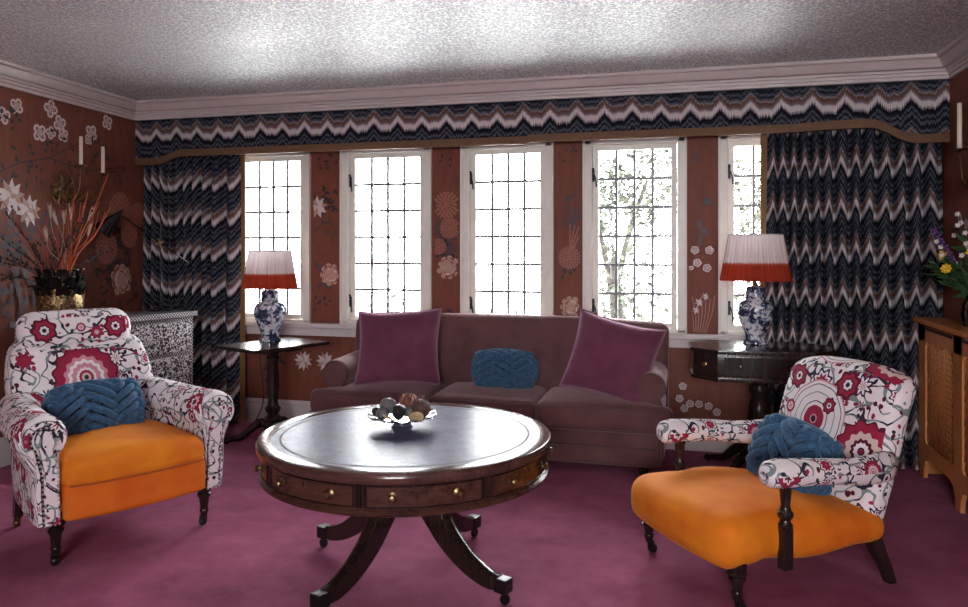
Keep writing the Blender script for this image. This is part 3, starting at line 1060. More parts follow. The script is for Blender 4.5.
def pel_z(x):
    a = 1.925 + (1.982 - 1.925) * ss(PEL0 + 0.17, PEL0 + 0.42, x)
    b = 1.905 + (1.992 - 1.905) * (1 - ss(PEL1 - 0.42, PEL1 - 0.17, x))
    bow = 0.012 * ss(PEL1 - 0.95, PEL1 - 0.5, x)
    return min(a, b) if x < -1 else b + bow * (1 - ss(PEL1 - 0.42, PEL1 - 0.17, x))


pel = thing('curtain_pelmet', 'long flame stitch pelmet with brown braid above all the windows', 'pelmet', (0, 0, 0))
for nm, mat, zf, off in (('valance', M['flame'], None, 0.0), ('braid', M['pelmet_braid'], 0.05, 0.006)):
    mb = MB()
    N = 180
    rows = []
    for i in range(N + 1):
        x = PEL0 + (PEL1 - PEL0) * i / N
        z0 = pel_z(x)
        z1 = ZK if zf is None else z0 + zf
        z0 = z0 + (0.004 if zf is None else 0)
        yf, yb_ = YP - off + 0.008, YP + 0.03
        rows.append([(x, yf, z0), (x, yf, z1), (x, yb_, z1), (x, yb_, z0)])
    V = [[mb.v(p) for p in r] for r in rows]
    for i in range(N):
        for k in range(4):
            k2 = (k + 1) % 4
            q = [V[i][k], V[i + 1][k], V[i + 1][k2], V[i][k2]]
            mb.face(q, [(v.co.x + 5, v.co.z - 2.264 + 0.26 * 5 + 0.075) for v in q])
    mb.face(V[0]); mb.face(list(reversed(V[-1])))
    mb.build(nm, mat, pel)


def curtain(label, xa, xb, y, seed, lead, flat):
    """pleated curtain from xa to xb; lead = side (+1/-1) of the leading edge with the braid, flat = width of the unpleated leading fold"""
    rnd = random.Random(seed)
    t = thing('curtain', label, 'curtain', ((xa + xb) / 2, y, 0), 0, 'window curtains')
    cx = (xa + xb) / 2
    pts = []
    PU = 0.088                    # the chevrons follow the folds
    x = xa - cx
    end = xb - cx
    if lead < 0:
        pts += [(x, 0.02, 0.0), (x + flat * 0.5, -0.04, PU), (x + flat, 0.015, 2 * PU)]
        x += flat
    stop = end - (flat if lead > 0 else 0)
    uu = pts[-1][2] if pts else 0.0
    if pts:
        pts[-1] = (pts[-1][0], 0.04, pts[-1][2])
    if not pts:
        pts.append((x, 0.04, 0.0))
    while x < stop - 0.02:
        w = rnd.uniform(0.052, 0.088)          # one rounded fold, then a deep valley
        if stop - x - w < 0.05:
            w = stop - x
        dp = rnd.uniform(0.046, 0.056)
        ku = rnd.choice((0.9, 1.0, 1.0, 1.2)) * PU
        pts += [(x + w * 0.13, -dp * 0.55, uu + ku * 0.5), (x + w * 0.36, -dp, uu + ku), (x + w * 0.60, -dp * 0.55, uu + ku * 1.5), (x + w * 0.70, 0.030, uu + ku * 1.75), (x + w * 0.86, 0.046, uu + ku * 1.9), (x + w, 0.030, uu + ku * 2.05)]
        uu += ku * 2.05
        x += w
    if lead > 0:
        uu = round(uu / PU) * PU
        pts += [(stop + flat * 0.5, -0.042, uu + PU), (end, 0.015, uu + 2 * PU)]
    C = catmull([(p[0], p[1], p[2]) for p in pts], 7)
    L_ = [p.z for p in C]
    NZ = 14
    ZT = 2.12
    mb = MB()
    V = []
    for j in range(NZ + 1):
        z = 0.012 + (ZT - 0.012) * j / NZ
        k = 1.0 - 0.2 * (j / NZ)
        V.append([mb.v((p.x + 0.006 * math.sin(3 * z + p.x * 9), p.y * k, z)) for p in C])
    for j in range(NZ):
        for i in range(len(C) - 1):
            za, zb = 0.012 + (ZT - 0.012) * j / NZ, 0.012 + (ZT - 0.012) * (j + 1) / NZ
            mb.face([V[j][i], V[j][i + 1], V[j + 1][i + 1], V[j + 1][i]], [(L_[i], za), (L_[i + 1], za), (L_[i + 1], zb), (L_[i], zb)])
    o = mb.build('drape', M['flame_big'], t, sharp=0)
    sm = o.modifiers.new('cloth thickness', 'SOLIDIFY'); sm.thickness = 0.005; sm.offset = 0
    mb = MB()
    e = C[-1] if lead > 0 else C[0]
    mb.box((e.x + lead * 0.012, e.y, (ZT + 0.012) / 2), (0.045, 0.012, ZT - 0.012), bevel=0.004)
    mb.build('leading_edge', M['gold_trim'], t)
    return t


curtain('flame stitch curtain with ochre edge hanging at the left end, behind the inlaid chest', lx_(4.97) + 0.03, -3.20, 4.965, 3, 1, 0.13)
curtain('flame stitch curtain with ochre edge hanging at the right end, behind the right table lamp', 0.47, 1.438, 4.965, 9, -1, 0.06)

# ------------------------------------------------------------------ sofa
sofa = thing('sofa', 'mauve velvet three seat sofa with rolled arms under the windows', 'sofa', (-1.172, 4.62, 0))
mb = MB(); mb.rbox((2.06, 0.60, 0.20), 0.03, (0, 0.02, 0.165)); mb.build('base', M['sofa'], sofa)
mb = MB()
mb.tube([(-1.0, -0.285, 0.175), (1.0, -0.285, 0.175)], 0.006, 6); mb.build('base_piping', M['sofa_pipe'], sofa)
for sx in (-1, 1):
    for y in (-0.22, 0.27):
        mb = MB(); mb.lathe([(0.018, 0), (0.026, 0.03), (0.03, 0.075)], 12, (sx * 0.93, y, 0)); mb.build('foot', M['darkwood'], sofa)
for k in (-1, 0, 1):
    def f(p, k=k):
        out = ss(-0.17, -0.25, p.y) * k * 0.13 * ss(0.0, 0.3, p.x * k) if k else 0
        crown = 0.022 * max(0, 1 - (p.x / 0.36) ** 2) * max(0, 1 - (p.y / 0.32) ** 2)
        bow = 0.012 * max(0, 1 - (p.x / 0.36) ** 2) * (-1 if p.y < -0.2 else 0)
        return Vector((p.x + out, p.y + bow, p.z + (crown if p.z > 0 else 0)))
    mb = MB(); mb.rbox((0.645, 0.63, 0.155), 0.05, (k * 0.648, -0.045, 0.345), f); cu = mb.build('seat_cushion', M['sofa'], sofa)
    mb = MB()
    for dz in (-0.055, 0.058):
        pts = []
        for x in [-0.31 + 0.62 * i / 14 for i in range(15)]:
            q = f(Vector((x, -0.305, dz)))
            pts.append((q.x + k * 0.648, q.y - 0.045 - (0.002), q.z + 0.345))
        mb.tube(pts, 0.005, 6)
    mb.build('piping', M['sofa_pipe'], cu)


def keyhole(r, cx, cz, neck, zb, wbot, n=16):
    """outline of a scroll arm: round head of radius r at (cx, cz), narrowing neck, down to zb"""
    pts = []
    a0, a1 = R(-50), R(230)
    for i in range(n + 1):
        a = a0 + (a1 - a0) * i / n
        pts.append((cx + r * math.cos(a), cz + r * math.sin(a)))
    m = cz - r * 1.6
    pts += [(cx - neck, m), (cx - (neck + wbot) / 2, (m + zb) / 2 + 0.02), (cx - wbot, zb), (cx + wbot, zb), (cx + (neck + wbot) / 2, (m + zb) / 2 + 0.02), (cx + neck, m)]
    return pts


def arm_loft(mb, outline, ys, cx, cz, scales, lift=None, slide=None):
    rings = []
    for i, (y, s) in enumerate(zip(ys, scales)):
        dz = lift[i] if lift else 0
        dx = slide[i] if slide else 0
        rings.append([Vector((cx + (x - cx) * s + dx, y, (cz + (z - cz) * s if z > cz - 0.2 else z) + dz * ss(0.15, 0.5, z))) for x, z in outline])
    mb.loft(rings)


for sx in (-1, 1):
    c = sx * 0.972
    ol = keyhole(0.084, c, 0.512, 0.074, 0.10, 0.072)
    mb = MB()
    ys = [-0.245, -0.242, -0.225, -0.2, -0.05, 0.12, 0.30]
    arm_loft(mb, ol, ys, c, 0.515, [0.80, 0.90, 0.98, 1.0, 1.0, 1.0, 1.0], [0, 0, 0, 0, 0.004, 0.012, 0.025])
    a = mb.build('arm', M['sofa'], sofa, sharp=60)
    mb = MB()
    q = [Vector((c + (x - c) * 0.93, -0.243, 0.515 + (z - 0.515) * 0.93)) for x, z in ol[:17]]
    mb.tube([ (c + 0.058 * 1.0, -0.243, 0.12)] + q[:] + [(c - 0.058, -0.243, 0.12)], 0.005, 6)
    mb.build('piping', M['sofa_pipe'], a)


def f(p):
    y, z = p.y, p.z
    cr = 0.03 * max(0, 1 - (p.x / 1.03) ** 2) * max(0, 1 - (z / 0.3) ** 2)
    seam = 0.012 * (math.exp(-((p.x - 0.343) / 0.018) ** 2) + math.exp(-((p.x + 0.343) / 0.018) ** 2))
    if y < 0:
        y -= cr - seam * ss(-0.05, -0.08, y)
    z += 0.028 * ss(0.05, 0.29, z) * (1 - (p.x / 1.03) ** 2)
    y += 0.16 * (p.z + 0.29)
    return Vector((p.x, y, z))


mb = MB(); mb.rbox((2.10, 0.17, 0.58), 0.06, (0.01, 0.18, 0.545), f, nr=5, ni=44); b = mb.build('back', M['sofa'], sofa, sharp=0)
for s in (-0.343, 0.343):
    mb = MB()
    pts = []
    for i in range(15):
        z = -0.20 + 0.455 * i / 14
        q = f(Vector((s, -0.085 + 0.055 * ss(0.225, 0.29, z) ** 2, z)))
        pts.append((q.x, q.y + 0.18 - 0.001, q.z + 0.545))
    mb.tube(pts, 0.005, 6)
    mb.build('back_piping', M['sofa_pipe'], b)


# ------------------------------------------------------------------ cushions
def pillow(name, label, cat, loc, rot, W, H, T, mat, pipe, group=None, seed=1):
    rnd = random.Random(seed)
    t = bpy.data.objects.new(name, None)
    COL.objects.link(t)
    t.location = loc
    t.rotation_euler = rot
    tag(t, label, cat, group)
    N = 22
    ph = [rnd.uniform(0, 6) for _ in range(4)]

    def edge(s, q):
        x = W / 2 * s * (1 - 0.09 * (1 - q * q) * abs(s))
        z = H / 2 * q * (1 - 0.09 * (1 - s * s) * abs(q))
        return x, z
    mb = MB()
    for sg in (-1, 1):
        def fn(u, v, sg=sg):
            s, q = 2 * u - 1, 2 * v - 1
            x, z = edge(s, q)
            th = T / 2 * (max(0, (1 - s ** 4) * (1 - q ** 4)) ** 0.55) * (0.80 + 0.2 * (1 - s * s) * (1 - q * q))
            wr = 0.004 * math.sin(9 * s + 4 * q + ph[0]) * (1 - s * s) * (1 - q * q) + 0.006 * math.sin(22 * math.atan2(q, s) + ph[1]) * ss(0.5, 0.95, max(abs(s), abs(q))) * (1 - max(abs(s), abs(q)) ** 6)
            return Vector((x, sg * (th + wr) + 0.012 * math.sin(2 * s + ph[2]) * q, z))
        mb.grid(lambda u, v: fn(u if sg < 0 else 1 - u, v), N, N, uvfn=lambda u, v: (u * W, v * H))
    mb.bm.verts.ensure_lookup_table()
    bmesh.ops.remove_doubles(mb.bm, verts=mb.bm.verts, dist=0.0004)
    c = mb.build('cover', mat, t, sharp=0)
    mb = MB()
    loop = []
    for k in range(4):
        for i in range(14):
            a = -1 + 2 * i / 14
            s, q = [(a, -1), (1, a), (-a, 1), (-1, -a)][k]
            x, z = edge(s, q)
            loop.append((x, 0.012 * math.sin(2 * s + ph[2]) * q, z))
    mb.tube(loop, 0.0045, 6, closed=True)
    mb.build('piping', pipe, t)
    return t


pillow('cushion', 'square plum corduroy cushion at the left end of the sofa', 'cushion', (-1.785, 4.545, 0.668), (R(-19), R(-3), R(6)), 0.56, 0.49, 0.17, M['corduroy'], M['cord_pipe'], None, 1)
pillow('cushion', 'square plum corduroy cushion tilted at the right end of the sofa', 'cushion', (-0.43, 4.505, 0.655), (R(-20), R(11), R(-12)), 0.53, 0.48, 0.17, M['corduroy'], M['cord_pipe'], None, 2)


def knot_cushion(label, loc, rot, W, H, T, nx, ny, group, rr=0.013, amp=0.011):
    """cushion wrapped in a flat mat knot: triple wool strands bouncing off the edges, passing over and under"""
    t = bpy.data.objects.new('knot_cushion', None)
    COL.objects.link(t)
    t.location = loc
    t.rotation_euler = rot
    tag(t, label, 'cushion', group)

    def surf(s, q, off):
        s = max(-1, min(1, s)); q = max(-1, min(1, q))
        d = max(0.0, (1 - s ** 4) * (1 - q ** 4)) ** 0.5
        k = 0.86 + 0.14 * d
        # rounded corners
        x, z = W / 2 * s * math.sqrt(1 - q * q * 0.22), H / 2 * q * math.sqrt(1 - s * s * 0.22)
        return x, z, T / 2 * d + off
    mb = MB()

    def fn(u, v):
        s, q = 2 * u - 1, 2 * v - 1
        x, z, y = surf(s, q, -rr * 1.3)
        return Vector((x * 0.92, -max(y, 0), z * 0.92))
    mb.grid(fn, 16, 12)
    mb.grid(lambda u, v: Vector((1, -1, 1)) * fn(1 - u, v), 16, 12)
    core = mb.build('core', M['wool_gap_shade'], t, sharp=0)  # coloured dark for the shade between the strands
    tri = lambda a: 1 - abs((a % 4) - 2)         # triangle wave, period 4
    mb = MB()
    k_ = ny / nx
    sp = 2.0 / nx
    sq = lambda w: math.sin(w * PI / 2 * 0.80) / math.sin(PI / 2 * 0.80) * 0.93
    # the grid of strand centre lines: q - k s = c1 + n sp and q + k s = c2 + m sp
    PO = 1.5 if nx == ny else 1.0
    q0 = tri(0.25 * k_ + PO); s0 = tri(1.25)
    d0 = 1 if (1.25 % 4) < 2 else -1
    e0 = 1 if ((0.25 * k_ + PO) % 4) < 2 else -1
    c1 = q0 - k_ * s0 if d0 * e0 > 0 else -(q0 + k_ * s0)
    c2 = -c1
    for side in (-1, 1):
        for fam in range(nx):
            for st in (-1, 0, 1):
                pts = []
                K = 120
                ph = 4.0 * fam / nx + PO
                for i in range(K + 1):
                    a = 4 * i / K
                    s = tri(a + 1)
                    qc = tri(a * k_ + ph)
                    q = tri(a * k_ + ph + st * sp / 3 * 0.98)
                    ds = 1 if ((a + 1) % 4) < 2 else -1
                    dq = 1 if ((a * k_ + ph) % 4) < 2 else -1
                    u1, u2 = qc - k_ * s, qc + k_ * s
                    if ds * dq > 0:
                        n = round((u1 - c1) / sp)
                        w = math.cos(PI * (u2 - c2) / sp) * (-1) ** n
                    else:
                        m = round((u2 - c2) / sp)
                        w = -math.cos(PI * (u1 - c1) / sp) * (-1) ** m
                    w = max(-1, min(1, w * 1.5))
                    x, z, y = surf(sq(s), sq(q), amp * w)
                    pts.append(Vector((x, side * y, z)))
                for _ in range(4):
                    pts = [pts[0]] + [(pts[k - 1] + pts[k] * 2 + pts[k + 1]) / 4 for k in range(1, K)] + [pts[-1]]
                mb.tube(pts, rr, 8)
    for yy in (-rr * 1.1, rr * 1.1):
        loop = []
        for i in range(64):
            an = 2 * PI * i / 64
            ca, sa = math.cos(an), math.sin(an)
            s = math.copysign(abs(ca) ** 0.5, ca); q = math.copysign(abs(sa) ** 0.5, sa)
            x, z, y = surf(s * 0.97, q * 0.97, 0)
            loop.append((x, yy, z))
        mb.tube(loop, rr, 8, closed=True)
    mb.build('wool_braid', M['wool'], t, sharp=0)
    return t


knot_cushion('small blue braided wool cushion in the middle of the sofa', (-1.10, 4.60, 0.545), (R(-14), 0, R(2)), 0.41, 0.235, 0.13, 2, 2, None, 0.0148, 0.017)


# ------------------------------------------------------------------ armchairs
def turned_leg(parent, x, y, h, s=1.0):
    """turned ebonised leg on a brass-and-black caster"""
    mb = MB()
    b = 0.055
    prof = [(0.012, b), (0.016, b + 0.004), (0.017, b + 0.012), (0.020, b + 0.016), (0.020, b + 0.026), (0.017, b + 0.03), (0.023, b + (h - b) * 0.55), (0.030, b + (h - b) * 0.62),
            (0.031, b + (h - b) * 0.68), (0.024, b + (h - b) * 0.72), (0.034, b + (h - b) * 0.80), (0.036, b + (h - b) * 0.86), (0.030, b + (h - b) * 0.91), (0.034, h), (0.034, h + 0.03)]
    mb.lathe([(r * s, z) for r, z in prof], 20, (x, y, 0))
    l = mb.build('leg', M['ebony'], parent)
    mb = MB()
    rot = Matrix.Rotation(R(90), 3, 'Y')
    mb.lathe([(0.004, -0.011), (0.018, -0.011), (0.0205, -0.007), (0.0205, 0.007), (0.018, 0.011), (0.004, 0.011)], 18, (x, y + 0.016, 0.0205), rot)
    for sx in (-1, 1):
        mb.box((x + sx * 0.014, y + 0.009, 0.036), (0.004, 0.014, 0.042), bevel=0.001)
    mb.lathe([(0.017, 0.050), (0.017, 0.058), (0.012, 0.064)], 14, (x, y + 0.002, 0))
    mb.build('caster', M['blackmetal'], l)
    return l


def nails(pts, r=0.0045):
    mb = MB()
    for p in pts:
        mb.ball(p, r, 7, 4)
    return mb


def resample(pts, d):
    pts = [Vector(p) for p in pts]
    out = [pts[0]]
    acc = 0
    for a, b in zip(pts, pts[1:]):
        L = (b - a).length
        t = d - acc
        while t < L:
            out.append(a.lerp(b, t / L))
            t += d
        acc = (acc + L) % d if L else acc
    return out


A = thing('armchair', 'upholstered armchair with scrolled suzani print arms and headroll, at the left of the room', 'armchair', (-2.577, 2.951, 0), R(61))
for sx in (-1, 1):
    turned_leg(A, sx * 0.315, -0.275, 0.20)
for sx in (-1, 1):
    mb = MB()
    rings = []
    for z, y, w in ((0.05, 0.335, 0.017), (0.10, 0.32, 0.019), (0.16, 0.295, 0.022), (0.24, 0.27, 0.024)):
        rings.append([(sx * 0.295 + a * w, y + b * w, z) for a, b in ((-1, -1), (1, -1), (1, 1), (-1, 1))])
    mb.loft(rings); l = mb.build('leg', M['ebony'], A)
    mb = MB()
    mb.lathe([(0.004, -0.011), (0.018, -0.011), (0.0205, -0.007), (0.0205, 0.007), (0.018, 0.011), (0.004, 0.011)], 18, (sx * 0.295, 0.345, 0.0205), Matrix.Rotation(R(90), 3, 'Y'))
    mb.lathe([(0.012, 0.03), (0.016, 0.04), (0.016, 0.055)], 14, (sx * 0.295, 0.335, 0))
    mb.build('caster', M['darkbrass'], l)


def f(p):
    bow = -0.035 * max(0, 1 - (p.x / 0.3) ** 2) * ss(0.1, -0.25, p.y)
    return Vector((p.x, p.y + bow, p.z))


mb = MB(); mb.rbox((0.60, 0.60, 0.155), 0.02, (0, -0.035, 0.265), f); mb.build('seat_rail', M['orange_shaded'], A)  # shade of the seat front put into the velvet colour


def f(p):
    bow = -0.035 * max(0, 1 - (p.x / 0.3) ** 2) * ss(0.1, -0.25, p.y)
    cr = 0.055 * max(0, 1 - (p.x / 0.31) ** 2) * max(0, 1 - ((p.y + 0.05) / 0.36) ** 2) if p.z > 0 else 0
    return Vector((p.x, p.y + bow, p.z + cr))


mb = MB(); mb.rbox((0.605, 0.62, 0.125), 0.055, (0, -0.035, 0.365), f, nr=5, ni=10); st = mb.build('seat', M['orange'], A)
mb = MB()
mb.tube([(x, -0.342 - 0.035 * (1 - (x / 0.3) ** 2), 0.333) for x in [-0.285 + 0.57 * i / 20 for i in range(21)]], 0.0045, 6)
mb.build('piping', M['orange_pipe'], st)
for sx in (-1, 1):
    cx, cz = sx * 0.368, 0.532
    ol = keyhole(0.094, cx, cz, 0.050, 0.185, 0.050)
    ol = [(x + (sx * -0.028 if z < 0.3 else 0) - (sx * 0.018 if 0.3 <= z < 0.43 else 0), z) for x, z in ol]
    mb = MB()
    arm_loft(mb, ol, [-0.305, -0.302, -0.285, -0.25, -0.1, 0.1, 0.22, 0.34], cx, cz, [0.78, 0.90, 0.985, 1.0, 0.96, 0.93, 0.92, 0.90], [0, 0, 0, 0, 0.0, 0.006, 0.012, 0.02],
             [0, 0, 0, 0, -0.01 * sx, -0.03 * sx, -0.05 * sx, -0.075 * sx])
    arm = mb.build('arm', M['suz_arm'], A, sharp=60)
    # narrow upholstered facing on the front of the arm
    fc = [(cx - sx * 0.012 + (x - cx) * 0.56 if z < 0.43 else cx + (x - cx) * 0.52, cz + (z - cz) * 0.52 if z > 0.43 else z) for x, z in ol]
    mb = MB()
    mb.loft([[(x, -0.304, z) for x, z in fc], [(x, -0.313, z) for x, z in fc], [(cx - sx * 0.01 + (x - cx) * 0.86, -0.318, z) for x, z in fc]][::-1])
    fac = mb.build('arm_facing', M['suz_arm'], arm, sharp=50)
    mb = MB(); mb.tube([(x, -0.311, z) for x, z in fc], 0.0055, 6, closed=True); mb.build('gimp', M['gimp'], arm)
    nails(resample([(x, -0.317, z) for x, z in fc] + [(fc[0][0], -0.317, fc[0][1])], 0.019), 0.0052).build('nail_trim', M['nail'], arm, sharp=0)


def f(p):
    # p.z from -0.33 to 0.33
    w = 1.0 + 0.10 * math.exp(-((p.z - 0.10) / 0.14) ** 2) - 0.05 * ss(0.22, 0.33, p.z)
    y = p.y
    if y < 0:
        y += 0.05 * (abs(p.x) / 0.3) ** 2 * -1 + 0.02 - 0.03 * max(0, 1 - (p.x / 0.3) ** 2) * math.cos(p.z * 3)
    return Vector((p.x * w, y + 0.47 * p.z, p.z))


mb = MB(); mb.rbox((0.60, 0.15, 0.64), 0.06, (0, 0.34, 0.535), f, nr=5, ni=10); bk = mb.build('back', M['suz_left'], A, sharp=0)
mb = MB()


def f(p):
    return Vector((p.x, p.y * (1 - 0.12 * (abs(p.x) / 0.27) ** 4) + 0.30 * p.z, p.z * (1 - 0.10 * (abs(p.x) / 0.27) ** 4)))


mb.rbox((0.53, 0.16, 0.185), 0.078, (0, 0.475, 0.895), f, nr=6, ni=10); hr = mb.build('headroll', M['suz_left'], A, sharp=0)
mb = MB()
mb.tube([(x, 0.40 - 0.02 * (1 - (x / 0.27) ** 2), 0.805) for x in [-0.25 + 0.5 * i / 12 for i in range(13)]], 0.006, 6)
mb.build('piping', M['suz_left'], hr)

# right-hand chair, open arms on turned posts
B = thing('armchair', 'low open-armed chair with amber seat and turned arm posts, before the radiator cover', 'armchair', (0.288, 3.272, 0), R(-55.1))
for sx in (-1, 1):
    turned_leg(B, sx * 0.287, -0.345, 0.165, 1.0)
for sx in (-1, 1):
    mb = MB()
    rings = []
    for z, y, w in ((0.0, 0.385, 0.017), (0.06, 0.36, 0.019), (0.12, 0.325, 0.023), (0.22, 0.28, 0.026)):
        rings.append([(sx * 0.275 + a * w, y + b * w, z) for a, b in ((-1, -1), (1, -1), (1, 1), (-1, 1))])
    mb.loft(rings); mb.build('leg', M['ebony'], B)


def f(p):
    side = abs(p.x) / 0.33
    cr = (0.036 * max(0, 1 - side ** 2) * max(0, 1 - ((p.y + 0.05) / 0.45) ** 2)) if p.z > 0 else 0
    waist = 1 - 0.075 * math.exp(-((p.y + 0.165) / 0.05) ** 2) * (1 if side > 0.5 else side / 0.5) - 0.06 * ss(0.1, 0.4, p.y)
    bow = -0.03 * max(0, 1 - side ** 2) * ss(-0.1, -0.4, p.y)
    sl = -0.05 * ss(-0.1, 0.38, p.y) * ss(-0.09, 0.09, p.z) + 0.014 * math.sin((p.y + 0.4) * 7.5) ** 2 * ss(0.06, -0.09, p.z) if True else 0
    return Vector((p.x * waist, p.y + bow, p.z + cr + sl))


mb = MB(); mb.rbox((0.67, 0.785, 0.185), 0.075, (0, -0.0375, 0.246), f, nr=5, ni=14); sb = mb.build('seat', M['orange'], B, sharp=0)
npt = []
for i in range(34):
    x = -0.28 + 0.56 * i / 33
    npt.append((x, -0.404 - 0.03 * (1 - (x / 0.33) ** 2), 0.178))
nails(npt, 0.003).build('nail_trim', M['olive_brass'], sb, sharp=0)


def f(p):
    y = p.y
    if y < 0:
        y -= 0.03 * max(0, 1 - (p.x / 0.3) ** 2) * max(0, 1 - (p.z / 0.33) ** 2)
    z = p.z - 0.05 * (abs(p.x) / 0.31) ** 3 * ss(0.1, 0.31, p.z)
    w = 1 - 0.06 * ss(0.0, -0.3, p.z)
    return Vector((p.x * w, y + 0.28 * p.z + 0.06 * max(0, p.z) ** 2, z))


mb = MB(); mb.rbox((0.61, 0.125, 0.66), 0.055, (0, 0.376, 0.495), f, nr=5, ni=12); mb.build('back', M['suz_right'], B, sharp=0)
for sx in (-1, 1):
    mb = MB()
    rings = []
    for y, x, z, a, b in ((-0.268, 0.330, 0.498, 0.014, 0.014), (-0.262, 0.330, 0.498, 0.034, 0.034), (-0.243, 0.331, 0.498, 0.047, 0.047), (-0.20, 0.333, 0.498, 0.052, 0.053), (-0.12, 0.336, 0.494, 0.050, 0.050),
                          (0.0, 0.336, 0.486, 0.047, 0.047), (0.12, 0.330, 0.470, 0.044, 0.048), (0.22, 0.318, 0.462, 0.042, 0.054), (0.32, 0.300, 0.460, 0.038, 0.060), (0.37, 0.29, 0.46, 0.034, 0.058)):
        rings.append([(sx * x + a * math.cos(2 * PI * k / 18), y, z + b * math.sin(2 * PI * k / 18)) for k in range(18)])
    mb.loft(rings); mb.build('arm', M['suz_arm'], B, sharp=0)
    mb = MB()
    px_, py_ = sx * 0.325, -0.165
    mb.lathe([(0.016, 0.285), (0.024, 0.295), (0.027, 0.308), (0.020, 0.318), (0.018, 0.326), (0.027, 0.338), (0.029, 0.350), (0.020, 0.362), (0.016, 0.38), (0.019, 0.405), (0.022, 0.44), (0.026, 0.446), (0.026, 0.465)], 18, (px_, py_, 0))
    mb.box((px_, py_, 0.225), (0.036, 0.042, 0.15), bevel=0.005)
    mb.build('arm_post', M['ebony'], B)

knot_cushion('blue braided wool cushion on the left armchair', (-2.577 + 0.875 * -0.09 - 0.04 * 0.485, 2.951 + 0.485 * 0.09 - 0.04 * 0.875, 0.545), (R(-24), 0, R(61)), 0.425, 0.255, 0.15, 2, 2, None, 0.0160, 0.019)
knot_cushion('chunky blue knotted wool cushion on the right armchair', (0.288 + 0.8197 * 0.165, 3.272 + 0.5727 * 0.165, 0.435), (R(-24), R(8), R(-50)), 0.345, 0.285, 0.17, 2, 2, None, 0.0162, 0.020)

# ------------------------------------------------------------------ drum table
DSC = 0.968
D = thing('drum_table', 'round mahogany drum table with dark leather top in the middle of the carpet', 'table', (-1.085, 2.852, 0))


def arc_panel(mb, r0, r1, a0, a1, z0, z1, n=14):
    rings = []
    for i in range(n + 1):
        a = a0 + (a1 - a0) * i / n
        c, s = math.cos(a), math.sin(a)
        rings.append([(r1 * c, r1 * s, z0), (r1 * c, r1 * s, z1), (r0 * c, r0 * s, z1), (r0 * c, r0 * s, z0)])
    mb.loft(rings)


mb = MB(); mb.lathe([(0.50, 0.412), (0.575, 0.412), (0.583, 0.416), (0.585, 0.424), (0.578, 0.432), (0.572, 0.436), (0.572, 0.520), (0.50, 0.520)], 96); mb.build('drum', M['mahogany'], D)
mb = MB(); mb.lathe([(0.48, 0.518), (0.585, 0.518), (0.594, 0.522), (0.598, 0.532), (0.598, 0.546), (0.592, 0.555), (0.585, 0.557), (0.538, 0.557), (0.536, 0.553)], 96)
mb.build('top_rim', M['mahrim'], D)
mb = MB(); mb.lathe([(0.0, 0.5545), (0.30, 0.5545), (0.50, 0.5545), (0.537, 0.5545)], 96, cap=False); mb.build('leather_top', M['leather'], D)
mb = MB(); mb.lathe([(0.498, 0.5543), (0.499, 0.5551), (0.506, 0.5551), (0.507, 0.5543)], 96, cap=False); mb.build('tooled_band', M['gimp'], D)
DA = R(-85 + 0)
for k in range(8):
    a0, a1 = DA + R(45 * k + 2.3), DA + R(45 * k + 42.7)
    mb = MB(); arc_panel(mb, 0.565, 0.577, a0, a1, 0.442, 0.512)
    d = mb.build('drawer', M['mahogany'], D)
    mb = MB()
    for z in (0.443, 0.511):
        mb.tube([(0.578 * math.cos(a0 + (a1 - a0) * i / 16), 0.578 * math.sin(a0 + (a1 - a0) * i / 16), z) for i in range(17)], 0.0028, 6)
    for a in (a0, a1):
        mb.tube([(0.578 * math.cos(a), 0.578 * math.sin(a), 0.443), (0.578 * math.cos(a), 0.578 * math.sin(a), 0.511)], 0.0028, 6)
    mb.build('cock_bead', M['darkwood'], d)
    for q in (0.22, 0.78):
        a = a0 + (a1 - a0) * q
        mb = MB()
        rot = Matrix.Rotation(a, 3, 'Z') @ Matrix.Rotation(R(90), 3, 'Y')
        mb.lathe([(0.017, 0.0), (0.018, 0.003), (0.013, 0.006), (0.007, 0.008), (0.006, 0.014), (0.012, 0.018), (0.0135, 0.023), (0.010, 0.028), (0.002, 0.030)], 16,
                 (0.576 * math.cos(a), 0.576 * math.sin(a), 0.478), rot)
        mb.build('knob', M['olive_brass'], d)
    a = (a0 + a1) / 2
    mb = MB()
    rot = Matrix.Rotation(a, 3, 'Z') @ Matrix.Rotation(R(90), 3, 'Y')
    mb.lathe([(0.005, 0), (0.005, 0.002), (0.002, 0.0025)], 10, (0.5768 * math.cos(a), 0.5768 * math.sin(a), 0.498), rot)
    mb.box((0.5772 * math.cos(a), 0.5772 * math.sin(a), 0.491), (0.003, 0.004, 0.012), Matrix.Rotation(a, 3, 'Z'))
    mb.build('escutcheon', M['iron'], d)
for k in range(8):
    a = DA + R(45 * k)
    mb = MB()
    arc_panel(mb, 0.565, 0.5735, a - R(1.9), a + R(1.9), 0.440, 0.515, 4)
    for q in (-1.3, 0, 1.3):
        mb.tube([(0.574 * math.cos(a + R(q)), 0.574 * math.sin(a + R(q)), 0.441), (0.574 * math.cos(a + R(q)), 0.574 * math.sin(a + R(q)), 0.514)], 0.0045, 6)
    mb.build('reeding', M['darkwood'], D)
mb = MB()
mb.lathe([(0.16, 0.412), (0.16, 0.385), (0.10, 0.375), (0.085, 0.33), (0.075, 0.27), (0.03, 0.255)], 8)
mb.build('pedestal', M['darkwood'], D)
